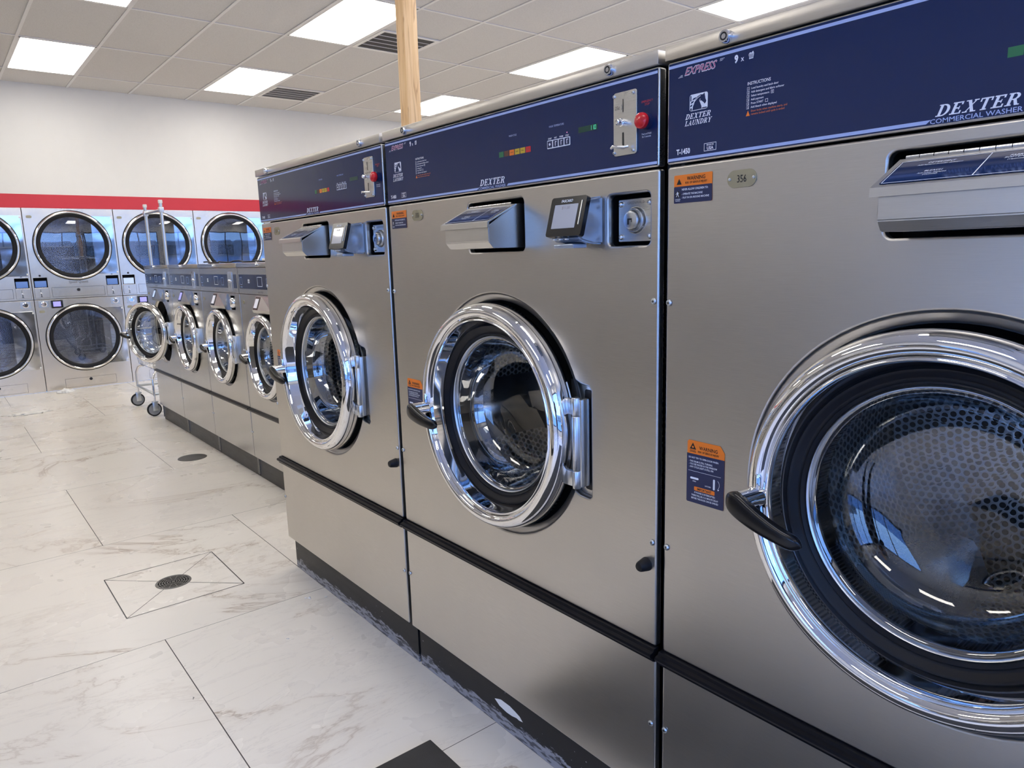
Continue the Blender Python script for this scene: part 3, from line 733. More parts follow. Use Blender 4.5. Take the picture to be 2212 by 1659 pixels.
    text('temperature_title', M['stripe'], cp, [('WASH TEMPERATURE', .730, 1.6255, .0042, 0, .0, 'LEFT', .82)], Y)
    flat('temperature_frame', M['white'], cp, [rrect(.7235, 1.5815, .7970, 1.5992, .002)], Y)
    flat('temperature_key', M['navymat'], cp, [rect(.7250+k_*.0182, 1.5835, .7402+k_*.0182, 1.5975) for k_ in range(4)], Y-.0004)
    sym = [[(.7326, 1.5870), (.7360, 1.5905), (.7326, 1.5940), (.7292, 1.5905)]]
    for k_ in range(1, 4): sym += [rect(.7315+k_*.0182, 1.5855, .7335+k_*.0182, 1.5950), rect(.7315+k_*.0182, 1.5935, .7365+k_*.0182, 1.5950)]
    flat('key_symbol', M['white'], cp, sym, Y-.0008)
    text('key_names', M['white'], cp, [(s_, .7326+k_*.0182, 1.6010, .0032, 0, .03, 'CENTER', .85) for k_, s_ in enumerate(('START', 'HOT', 'WARM', 'COLD'))], Y)
    if idx > 0: flat('indicator', M['led_red'], cp, [circ(.7872, 1.6085, .0010, 10)], Y)
    flat('display_window', M['led_dim'], cp, [rect(.822, 1.6015, .8775, 1.6130)], Y)
    if readout:
        seg = []
        def digit(u, on):
            z0 = 1.6030; w_, h_ = .0048, .0085; tt = .0009
            r_ = {'b': rect(u+w_-tt, z0+h_/2, u+w_, z0+h_), 'c': rect(u+w_-tt, z0, u+w_, z0+h_/2), 'a': rect(u, z0+h_-tt, u+w_, z0+h_), 'd': rect(u, z0, u+w_, z0+tt), 'e': rect(u, z0, u+tt, z0+h_/2), 'f': rect(u, z0+h_/2, u+tt, z0+h_), 'g': rect(u, z0+h_/2-tt/2, u+w_, z0+h_/2+tt/2)}
            for ch in on: seg.append(r_[ch])
        digit(.856, 'bc'); digit(.8625, 'bc'); digit(.8690, 'abcdef')
        flat('display_digits', M['led_green'], cp, seg, Y-.0004)
    # coin slide
    cpl = plate('coin_slide', M['steel_box'], t, rrect(.9245, 1.5415, .9850, 1.6610, .006), (), -.0060, .0035, .0008, label='brushed coin slot plate')
    yy = -.0064
    flat('coin_slot', M['ink'], cpl, [rect(.9492, 1.6230, .9512, 1.6470), rrect(.9480, 1.5560, .9522, 1.5850, .0015)], yy)
    for (u, z) in ((.9275, 1.6545), (.9765, 1.6545), (.9765, 1.5480), (.9275, 1.5480)): screw(cpl, u, z, -.006, .0032)
    lathe('return_button', M['chrome'], cpl, [(.0075, 0), (.0075, -.008), (.0060, -.009), (.0060, -.017), (.004, -.020), (.0001, -.0205)], (.951, -.006, 1.6025), 28)
    tube('coin_lever', M['chrome'], cpl, [(.932, -.020, 1.556), (.940, -.0235, 1.5585), (.950, -.020, 1.5565), (.962, -.016, 1.5555), (.970, -.012, 1.556)], .003, 10)
    if coin_word == '25':
        text('coin_value', M['engrave'], cpl, [('25\u00a2', .9285, 1.6290, .0070, 0, 0, 'LEFT', .9)], yy)
        tube('coin_arc', M['engrave'], cpl, [(.9465, yy, 1.6275), (.9480, yy, 1.6320), (.9465, yy, 1.6370)], .0004, 6)
    else:
        text('coin_value', M['engrave'], cpl, [('Quarters Only', .9517, 1.6120, .0060, 0, .0, 'CENTER', .78)], yy)
    # emergency stop
    sb = lathe('emergency_stop', M['redknob'], t, [(.0125, -.012), (.0148, -.015), (.0152, -.019), (.0142, -.023), (.0105, -.0255), (.0001, -.0265)], (1.008, 0, 1.5970), 48, label='red mushroom stop button')
    lathe('stop_collar', M['navymat'], sb, [(.0150, -.002), (.0145, -.010), (.0100, -.011), (.0100, -.018)], (1.008, 0, 1.5970), 40)
    text('stop_title', M['red'], cp, [('EMERGENCY', 1.008, 1.6320, .0040, .15, .0, 'CENTER', .85), ('STOP', 1.008, 1.6265, .0040, .15, .0, 'CENTER', .85)], Y)
    text('stop_note', M['white'], cp, [('Push and Hold', 1.007, 1.5735, .0033, 0, .01, 'CENTER', .85), ('for 3 seconds', 1.007, 1.5685, .0033, 0, .01, 'CENTER', .85)], Y)
    # stickers
    st = flat('warning_sticker', M['orange'], t, [rrect(.0225, 1.4400, .1070, 1.4905, .002)], -.0006, label='orange and navy warning sticker')
    flat('sticker_field', M['navymat'], st, [rrect(.0225, 1.4400, .1070, 1.4700, .002)], -.0009)
    flat('sticker_icons', M['ink'], st, [[(.0285, 1.4735), (.0400, 1.4735), (.0343, 1.4840)], circ(.0315, 1.4560, .0062, 20)], -.0012)
    text('sticker_title', M['ink'], st, [('WARNING', .0720, 1.4800, .0066, 0, .02, 'CENTER', .88), ('RISK OF SERIOUS INJURY', .0720, 1.4740, .0037, 0, .02, 'CENTER', .82)], -.0010)
    text('sticker_text', M['white'], st, [('NEVER ALLOW CHILDREN TO:', .0405, 1.4625, .0036, 0, .02, 'LEFT', .82), ('- OPERATE THE MACHINE', .0405, 1.4545, .0034, 0, .02, 'LEFT', .82), ('- PLAY IN OR AROUND MACHINE', .0405, 1.4480, .0034, 0, .02, 'LEFT', .82), ('CHILDREN', .0315, 1.4463, .0018, 0, .02, 'CENTER'), ('PLAYING', .0315, 1.4435, .0018, 0, .02, 'CENTER')], -.0012)
    flat('child_figure', M['white'], st, [circ(.0308, 1.4600, .0010, 10), [(.0300, 1.4592), (.0318, 1.4590), (.0330, 1.4555), (.0300, 1.4558)], [(.0270, 1.4570), (.0302, 1.4588), (.0302, 1.4578), (.0272, 1.4562)], [(.0316, 1.4588), (.0345, 1.4590), (.0345, 1.4582), (.0318, 1.4576)], [(.0302, 1.4560), (.0314, 1.4560), (.0290, 1.4515), (.0280, 1.4520)], [(.0316, 1.4560), (.0328, 1.4558), (.0346, 1.4512), (.0336, 1.4510)]], -.0015)
    bp = plate('number_plate', M['brass'], t, rrect(.1385, 1.4575, .1955, 1.4870, .0145, 8), (), -.0018, .0018, .0004, label='oval brass plate with stamped number')
    text('plate_number', M['ink'], bp, [(number, .1675, 1.4660, .0125, 0, .0, 'CENTER', .72)], -.0024)
    for u in (.1435, .1905): lathe('plate_rivet', M['zinc'], bp, [(.0028, 0), (.0026, -.0012), (.0010, -.0016), (.0009, -.0006), (.0001, -.0006)], (u, -.0018, 1.4722), 16)
    s2 = flat('latch_sticker', M['orange'], t, [[(.0625, .9590), (.0615, .8705), (.0640, .8690), (.1455, .8690), (.1470, .8705), (.1470, .9800), (.1370, .9930), (.0660, .9935), (.0625, .9900)]], -.0006, label='tall orange and navy door warning sticker')
    flat('latch_sticker_field', M['navymat'], s2, [[(.0618, .8705), (.0640, .8690), (.1455, .8690), (.1470, .8705), (.1470, .9670), (.0618, .9670)]], -.0009)
    text('latch_title', M['ink'], s2, [('WARNING', .1110, .9775, .0068, 0, .02, 'CENTER', .88), ('RISK OF SERIOUS INJURY', .1110, .9710, .0038, 0, .02, 'CENTER', .80)], -.0010)
    flat('latch_icon', M['ink'], s2, [[(.0680, .9760), (.0830, .9760), (.0755, .9890)], rect(.0690, .9730, .0820, .9740), rect(.0680, .9705, .0830, .9717)], -.0010)
    flat('latch_icon_hand', M['orange'], s2, [circ(.0755, .9805, .0022, 10)], -.0012)
    text('latch_text', M['white'], s2, [('DO NOT TRY TO OPEN DOOR WHEN:', .0660, .9580, .0034, 0, .02, 'LEFT', .80), ('- THE DRUM IS STILL TURNING', .0670, .9505, .0034, 0, .02, 'LEFT', .80), ('- YOU SEE WATER IN THE WINDOW', .0670, .9450, .0034, 0, .02, 'LEFT', .80), ('- ANY CYCLE LIGHT IS STILL ON', .0670, .9395, .0034, 0, .02, 'LEFT', .80),
        ('OPEN', .0800, .9115, .0024, 0, .02, 'CENTER', .9), ('LATCHED', .1115, .9075, .0024, 0, .02, 'CENTER', .9),
        ('IF POWER IS INTERRUPTED:', .1045, .8890, .0034, 0, .02, 'CENTER', .80), ('THERE WILL BE A 2-3 MINUTE DELAY', .1045, .8830, .0034, 0, .02, 'CENTER', .76), ('BEFORE THE DOOR CAN BE OPENED', .1045, .8770, .0034, 0, .02, 'CENTER', .76)], -.0012)
    arc = [(.1300+.0075*math.cos(a), .9165+.0095*math.sin(a)) for a in [1.1-k_*.28 for k_ in range(8)]]
    arc2 = [(.1300+.0068*math.cos(a), .9165+.0088*math.sin(a)) for a in [1.1-k_*.28 for k_ in range(8)]]
    flat('latch_symbols', M['white'], s2, [rect(.0655, .9325, .1400, .9331), rrect(.0705, .9165, .0900, .9205, .0018), rrect(.1230, .9050, .1272, .9260, .0018), [(.1330, .9085), (.1370, .9085), (.1345, .9050)]]+[[arc[i], arc[i+1], arc2[i+1], arc2[i]] for i in range(7)], -.0012)
    imp = flat('important_tag', M['orange'], s2, [rrect(.0800, .8945, .1270, .9025, .0015)], -.0012)
    text('important_text', M['ink'], s2, [('IMPORTANT', .1035, .8962, .0048, 0, .04, 'CENTER', .85)], -.0015)
    # screws and rubber stop
    for (u, z) in ((.014, 1.255), (.0145, .756), (.0145, .340), (1.0265, 1.257), (1.0265, .755), (1.0265, .336)): screw(t, u, z, -.001)
    lathe('rubber_stop', M['black'], t, [(.0150, 0), (.0145, -.004), (.0110, -.022), (.0085, -.0255), (.0001, -.0265)], (1.011, 0, .7020), 32, label='black conical rubber stop')
    return t

G_BIG = 'large front-loading washers in the near row'
build_big(2, 0.0, 'large stainless front-load washer nearest the camera, brass plate 356, cut by the right frame edge', '356', '25', 0.0, hang=.37, la=2.1)
build_big(1, -W, 'middle large stainless front-load washer with plate 355 and red stop button', '355', '25', 0.0, hang=.21, la=-.85)
build_big(0, -2*W, 'farthest of the three large stainless washers, beside the shorter washers', '354', 'q', 0.0, readout=False)

# ------------------------------------------------------------------ the room
def struct(name, bm, mat): o = finish(name, bm, mat); tag(o, kind='structure'); return o
bm = bmesh.new(); add_box(bm, XD-.02, XR+.15, YF-.15, YB+.15, -.12, 0); struct('floor', bm, M['floor'])
bm = bmesh.new(); add_box(bm, XD-.9, XR+.15, YF-.15, YB+.15, ZC, ZC+.1); struct('ceiling', bm, M['ceil'])
HD = 1.9885; ZR = 2.131
bm = bmesh.new(); add_box(bm, XD-.9, XD-.004, YF, YB, ZR, ZC); struct('wall_left', bm, M['whitepaint'])
bm = bmesh.new(); add_box(bm, XD-.9, XD+.002, YF, YB, HD, ZR-.0005); struct('trim_1', bm, M['redpaint'])
bm = bmesh.new(); add_box(bm, XD-.95, XD-.88, YF, YB, 0, HD); struct('wall_left_recess', bm, M['whitepaint'])
bm = bmesh.new(); add_box(bm, XD-.9, XR+.15, YB, YB+.15, 0, ZC); struct('wall_back', bm, M['whitepaint'])
bm = bmesh.new(); FX0, FX1 = .2, 3.1  # opening for the added front window
add_box(bm, XD-.9, FX0, YF-.15, YF, 0, ZC); add_box(bm, FX1, XR+.15, YF-.15, YF, 0, ZC)
add_box(bm, FX0, FX1, YF-.15, YF, 0, .30); add_box(bm, FX0, FX1, YF-.15, YF, 2.05, ZC); struct('wall_front', bm, M['whitepaint'])
# shop front with three glazed bays
bm = bmesh.new()
BAYS = ((-4.1, -.2), (.1, 3.9), (4.2, 7.7))
add_box(bm, XR, XR+.15, YF, YB, 2.75, ZC); add_box(bm, XR, XR+.15, YF, YB, 0, .30)
for a, b in ((YF, -4.1), (-.2, .1), (3.9, 4.2), (7.7, YB)): add_box(bm, XR, XR+.15, a, b, .30, 2.75)
struct('wall_right', bm, M['whitepaint'])
M['frame'] = plain('dark_aluminium', (.05, .05, .055), .4, .7)
for k, (a, b) in enumerate(BAYS):
    bm = bmesh.new()
    add_box(bm, XR+.03, XR+.10, a, b, .30, .36); add_box(bm, XR+.03, XR+.10, a, b, 2.69, 2.75)
    n = 3
    for i in range(n+1):
        yy = a+(b-a)*i/n; add_box(bm, XR+.03, XR+.10, max(a, yy-.03), min(b, yy+.03), .36, 2.69)
    f = finish('window_%d' % (k+1), bm, M['frame']); tag(f, kind='structure')
    bm = bmesh.new(); add_box(bm, XR+.060, XR+.066, a+.03, b-.03, .36, 2.69); finish('window_glass', bm, M['pane'], f)
bm = bmesh.new()
add_box(bm, FX0, FX1, YF-.10, YF-.03, .30, .36); add_box(bm, FX0, FX1, YF-.10, YF-.03, 1.99, 2.05)
for i in range(4):
    xx = FX0+(FX1-FX0)*i/3; add_box(bm, max(FX0, xx-.03), min(FX1, xx+.03), YF-.10, YF-.03, .36, 1.99)
f = finish('window_4', bm, M['frame']); tag(f, kind='structure')  # added unseen window, sized for the blue light it gives the drums
bm = bmesh.new(); add_box(bm, FX0+.03, FX1-.03, YF-.066, YF-.060, .36, 1.99); finish('window_glass', bm, M['pane'], f)
# street outside
M['asphalt'] = plain('asphalt', (.10, .10, .105), .9, bumpn=.3, bscale=30, var=.2)
M['snow'] = plain('pale_ground', (.45, .46, .48), .8, var=.1)
bm = bmesh.new(); add_box(bm, XR+.15, 60, -50, 50, -.3, -.14); add_box(bm, -30, XR+.15, -50, YF-.15, -.3, -.14); struct('ground', bm, M['snow'])
M['stucco'] = plain('beige_stucco', (.50, .43, .36), .85, bumpn=.2, bscale=20)
bl = empty('shop_building', (30, 2, -.14), 0, 'low beige building across the street, seen only mirrored in steel and glass', 'building')
box('wall', M['stucco'], bl, 0, 8, -24, 20, 0, 3.2)
for k in range(8):
    f_ = box('window', M['frame'], bl, -.06, -.001, -22+k*5.2, -18.6+k*5.2, .5, 2.5)
    box('pane', M['pane'], f_, -.08, -.065, -21.9+k*5.2, -18.7+k*5.2, .6, 2.4)
box('parapet', M['whitepaint'], bl, -.15, 8.1, -24.1, 20.1, 3.2, 3.4)

# ceiling grid
GX, GY, SX, SY = -6.6198, -.2391, 1.2137, .6037
bm = bmesh.new()
x = GX-SX
while x < XR:
    add_box(bm, x-.012, x+.012, YF, YB, ZC-.006, ZC-.0005); x += SX
y = GY-SY*6
while y < YB:
    if y > YF: add_box(bm, XD, XR, y-.012, y+.012, ZC-.0075, ZC-.0005)
    y += SY
struct('trim_2', bm, M['tbar'])
def ceiling_light(i, j, label):
    x0, y0 = GX+j*SX, GY+i*SY
    t = empty('ceiling_light', (x0+SX/2, y0+SY/2, ZC), 0, label, 'ceiling light', 'lit panels in the ceiling grid')
    a, b = SX/2-.012, SY/2-.012
    bm = bmesh.new()
    for q in ((-a, a, -b, -b+.016), (-a, a, b-.016, b), (-a, -a+.016, -b, b), (a-.016, a, -b, b)): add_box(bm, *q, -.008, -.001)
    finish('light_frame', bm, M['tbar'], t)
    bm = bmesh.new(); add_box(bm, -a+.016, a-.016, -b+.016, b-.016, -.007, -.002); finish('diffuser', bm, M['lamp'], t, label='glowing white diffuser')
LAB = {(0, -1): 'lit ceiling panel at the far left, near the red-banded wall', (3, -1): 'lit ceiling panel beside the small vent, near the far wall', (7, -1): 'lit ceiling panel partly behind the wooden post',
       (0, 1): 'lit ceiling panel cut by the top left edge of the photo', (3, 1): 'large lit ceiling panel left of the wooden post, beside the bigger vent', (7, 1): 'lit ceiling panel above the middle large washer', (7, 3): 'lit ceiling panel at the top right above the nearest washer'}
for i in (-4, 0, 3, 7, 10):
    for j in (-1, 1, 3, 5, 7):
        if j == 7 and GX+8*SX > XR: continue
        ceiling_light(i, j, LAB.get((i, j), 'lit ceiling panel out of sight, showing only as light and reflections'))
def ceiling_vent(x0, y0, label):
    t = empty('ceiling_vent', (x0+.29, y0+.29, ZC), 0, label, 'air vent', 'square air vents in the ceiling')
    bm = bmesh.new()
    for q in ((-.29, .29, -.29, -.255), (-.29, .29, .255, .29), (-.29, -.255, -.255, .255), (.255, .29, -.255, .255)): add_box(bm, *q, -.012, -.001, .002)
    finish('vent_frame', bm, M['whitepaint'], t)
    bm = bmesh.new(); add_box(bm, -.255, .255, -.255, .255, -.003, -.001); finish('vent_backing', bm, M['void'], t)
    for k in range(4):
        yy = -.255+.102*(k+1)
        bm = bmesh.new(); add_box(bm, -.0035, .0035, -.255, .255, -.011, -.004)
        for v in bm.verts: v.co = Vector((v.co.x-.255+.102*(k+1), v.co.y, v.co.z))
        finish('vent_bar', bm, M['tbar'], t)
    bm = bmesh.new()
    for k in range(34):
        yy = -.25+.015*k
        v = [bm.verts.new(p) for p in ((-.255, yy, -.004), (.255, yy, -.004), (.255, yy+.007, -.010), (-.255, yy+.007, -.010))]; bm.faces.new(v)
    tag(finish('louvre', bm, M['body'], t), kind='stuff')
ceiling_vent(-7.80, 2.190, 'small-looking ceiling vent beside the lit panel near the far wall')
ceiling_vent(-5.395, 2.190, 'larger-looking ceiling vent crossed by the wooden post')

# wooden post
bm = bmesh.new(); add_box(bm, 0, .089, 0, .089, 0, ZC-.001, .004)
po = finish('wooden_post', bm, M['wood'], angle=40); po.location = (-2.95, 1.20, 0); tag(po, 'square pale pine post rising behind the large washers to the ceiling', 'post')

# ------------------------------------------------------------------ small washers
def build_small(k, x0, theta, label, lcd, pane):
    YS = .379
    t = empty('front_load_washer', (x0, YS, 0), 0, label, 'washing machine', 'shorter front-loading washers beyond the large ones')
    Wd = .785; CU, CZ, s = .392, .812, .85
    bm = bmesh.new()
    for b_ in ((.004, .010, .02, .74, .02, 1.32), (.775, .781, .02, .74, .02, 1.32), (.010, .775, .735, .74, .02, 1.32), (.010, .775, .04, .735, 1.31, 1.32)): add_box(bm, *b_)
    finish('cabinet', bm, M['steel_small'], t)
    hole = circ(CU, CZ, .262, 72)
    plate('front_panel', M['steel_small'], t, rrect(.003, .456, Wd-.003, 1.1665, .004), [hole, rrect(.600, 1.062, .690, 1.150, .004)], 0, .018, .003, seg=2)
    dish = lathe('door_recess', M['steel_small'], t, [(.263, .004), (.258, .014), (.252, .018)], (CU, 0, CZ), 72)
    lathe('recess_boot', M['void'], dish, [(.254, .018), (.20, .06)], (CU, 0, CZ), 72)
    hx = CU+.262
    drum_parts(t, CU, CZ, .72, M['drum'], .42)
    hinge_part(t, hx, -.018, CZ-.09, CZ+.09, .9)
    build_door(t, (hx, -.018), CU, CZ, s, theta)
    plate('lower_panel', M['steel_small'], t, rrect(.003, .137, Wd-.003, .434, .003), (), 0, .018, .003, seg=2)
    rail = bmesh.new(); pr = [(.006, .434), (-.008, .434), (-.014, .438), (-.018, .444), (-.018, .450), (-.012, .454), (.006, .457)]
    A = [rail.verts.new((.002, y, z)) for y, z in pr]; B = [rail.verts.new((Wd-.002, y, z)) for y, z in pr]
    rail.faces.new(A); rail.faces.new(list(reversed(B)))
    for i in range(len(pr)-1): rail.faces.new((A[i], B[i], B[i+1], A[i+1]))
    bmesh.ops.recalc_face_normals(rail, faces=rail.faces); finish('bumper_rail', rail, M['rail'], t, angle=35)
    box('kick_plate', M['kick_clean'], t, .003, Wd-.003, .028, .034, .001, .138)
    cap = box('top_cap', M['steel_small'], t, .002, Wd-.002, -.006, .74, 1.325, 1.3505, .0015)
    tube_lock(cap, .355, 1.338, -.006, .010)
    cp = plate('control_panel', M['steel_small'], t, rrect(.003, 1.169, Wd-.003, 1.3225, .003), (), -.002, .02, .002, seg=2)
    Y = -.0028
    flat('control_decal', M['navy'], cp, [rect(.020, 1.199, .300, 1.283), rect(.306, 1.199, .590, 1.283), rect(.705, 1.199, .760, 1.283)], Y)
    flat('display_frame', M['white'], cp, frame_polys(.330, 1.215, .405, 1.270, .003), Y-.0004)
    flat('programme_key', M['white'], cp, [rect(.175+a*.016, 1.232+b*.013, .187+a*.016, 1.242+b*.013) for a in (0, 1) for b in (0, 1)], Y-.0004)
    flat('panel_print', M['stripe'], cp, frame_polys(.040, 1.222, .075, 1.268, .003)+[rect(.040, 1.207, .075, 1.211)]+frame_polys(.47, 1.215, .52, 1.262, .002), Y-.0004)
    cs = plate('coin_slide', M['steel_mirror'], cp, rrect(.612, 1.182, .685, 1.300, .004), (), -.005, .003, .0006)
    flat('coin_slot', M['ink'], cs, [rect(.647, 1.262, .650, 1.288), rect(.646, 1.200, .651, 1.228)], -.0056)
    lathe('return_button', M['chrome'], cs, [(.008, 0), (.007, -.012), (.0001, -.014)], (.648, -.005, 1.243), 20)
    serif('maker_name', M['engrave'], cp, 'DEXTER', .330, 1.1765, .010, .080, Y)
    # angled housing with the reader
    bm = bmesh.new(); pr = [(0, 1.160), (-.006, 1.158), (-.034, 1.082), (-.028, 1.066), (0, 1.056)]
    A = [bm.verts.new((.292, y, z)) for y, z in pr]; B = [bm.verts.new((.385, y, z)) for y, z in pr]
    Cc = [bm.verts.new((.560, y*.75, z)) for y, z in pr]
    bm.faces.new(A); bm.faces.new(list(reversed(Cc)))
    for P_, Q_ in ((A, B), (B, Cc)):
        for i in range(5): bm.faces.new((P_[i], Q_[i], Q_[(i+1) % 5], P_[(i+1) % 5]))
    bmesh.ops.recalc_face_normals(bm, faces=bm.faces); rd = finish('card_reader', bm, M['steel_small'], t)
    fr_ = bmesh.new(); sc_ = bmesh.new()
    for bm_, u0_, u1_, f0, f1, o_ in ((fr_, .300, .372, .03, .97, -.001), (sc_, .308, .360, .16, .84, -.002)):
        v = [bm_.verts.new((u, -.006-.028*q+o_, 1.158-.076*q)) for u, q in ((u0_, f0), (u1_, f0), (u1_, f1), (u0_, f1))]
        f = bm_.faces.new(v); f.normal_update()
        if f.normal.y > 0: f.normal_flip()
    finish('reader_bezel', fr_, M['blackgloss'], rd); finish('reader_screen', sc_, M[lcd], rd)
    bm = bmesh.new()
    for b_ in ((.598, .692, .05, .054, 1.056, 1.156), (.596, .600, .016, .054, 1.056, 1.156), (.690, .694, .016, .054, 1.056, 1.156), (.596, .694, .016, .054, 1.150, 1.155), (.596, .694, .016, .054, 1.057, 1.062)): add_box(bm, *b_)
    finish('coin_box_recess', bm, M['void'], t)
    lathe('lock_cylinder', M['chrome'], t, [(.034, .03), (.033, .0), (.026, -.012), (.020, -.016), (.0001, -.016)], (.645, 0, 1.106), 36)
    plate('number_plate', M['brass'], t, rrect(.045, 1.107, .080, 1.127, .009), (), -.0015, .0015, .0003)
    for (u, z) in ((.010, .82), (.010, .30), (Wd-.010, .82), (Wd-.010, .30)): screw(t, u, z, -.001, .005)
    return t
SM0 = -5.95; PSM = .789
build_small(0, SM0, math.radians(24), 'short washer farthest from the large ones, door swung open beside the cart', 'lcd_pale', None)
build_small(1, SM0+PSM, 0.0, 'short washer next to the one with its door swung open', 'lcd_violet', None)
build_small(2, SM0+2*PSM, 0.0, 'short washer with a reader screen lit partly red, second from the large washers', 'lcd_white', None)
build_small(3, SM0+3*PSM, 0.0, 'short washer partly hidden by the farthest large washer', 'lcd_white', None)

# ------------------------------------------------------------------ stacked dryers
WD = .867; S0 = -.2072
def dryer_door(parent, cz, nm):
    CU = .437; c = (CU, 0, cz)
    sq = plate('door_handle_plate', M['steel_mirror'], parent, rrect(.632, cz-.320, .850, cz+.320, .010), (), -.006, .006, .002)
    for zz in (cz-.300, cz+.300): box('handle_bumper', M['whiteplastic'], sq, .834, .848, -.012, -.006, zz-.010, zz+.010, .002)
    ring = lathe('door_ring', M['chrome'], parent, [(.372, -.001), (.372, -.012), (.369, -.022), (.363, -.029), (.356, -.031), (.350, -.028), (.346, -.021), (.345, -.012)], c, 112, angle=50)
    lathe('door_edge_seal', M['black'], ring, [(.380, -.001), (.380, -.008), (.370, -.010)], c, 96)
    lathe('door_gasket', M['black'], ring, [(.3455, -.017), (.336, -.023), (.318, -.021), (.309, -.016), (.306, -.010)], c, 96)
    bm = bmesh.new(); add_lathe(bm, [(.310, -.012), (.20, -.017), (.10, -.019), (0, -.0195)], c, 96)
    bmesh.ops.remove_doubles(bm, verts=bm.verts, dist=1e-5); bmesh.ops.recalc_face_normals(bm, faces=bm.faces)
    finish('door_glass', bm, M['dryglass'], ring, smooth=True)
    bm = bmesh.new()
    add_lathe(bm, [(.322, .006), (.322, .03), (.345, .05), (.350, .08)], c, 72)
    bmesh.ops.remove_doubles(bm, verts=bm.verts, dist=1e-5)
    finish('drum_opening', bm, M['body'], parent, angle=40)
    bm = bmesh.new()
    add_lathe(bm, [(.350, .08), (.352, .62), (.340, .66), (.0001, .665)], c, 72)
    bmesh.ops.remove_doubles(bm, verts=bm.verts, dist=1e-5); bmesh.ops.recalc_face_normals(bm, faces=bm.faces); bmesh.ops.reverse_faces(bm, faces=bm.faces)
    dr = finish('tumbler', bm, M['tumbler'], parent, angle=40)
    rot = .35 if nm == 'up' else 2.2
    for a in (rot+2.7, rot+2.7+2*PI/3, rot+2.7+4*PI/3):
        ca, sa = math.cos(a), math.sin(a); bm = bmesh.new(); rows = []
        for (drr, dt) in ((0, -.085), (.012, -.080), (.014, -.02), (.060, 0), (.014, .02), (.012, .080), (0, .085)):
            rows.append([bm.verts.new((CU+(.351-drr)*ca-dt*sa, yy, cz+(.351-drr)*sa+dt*ca)) for yy in (.085, .64)])
        for A, B in zip(rows[:-1], rows[1:]): bm.faces.new((A[0], B[0], B[1], A[1]))
        bmesh.ops.recalc_face_normals(bm, faces=bm.faces)
        lf = finish('lifter', bm, M['steel_mirror'], dr)
        bm = bmesh.new()
        for q in range(4):
            for dt in (-.05, .05):
                rr = .336; cc = Vector((CU+rr*ca-dt*sa, .15+q*.13, cz+rr*sa+dt*ca)); tx = Vector((-sa, 0, ca))
                bm.faces.new([bm.verts.new(cc+tx*(.006*math.cos(2*PI*z/10))+Vector((0, .006*math.sin(2*PI*z/10), 0))) for z in range(10)])
        finish('lifter_bolt', bm, M['ink'], lf)
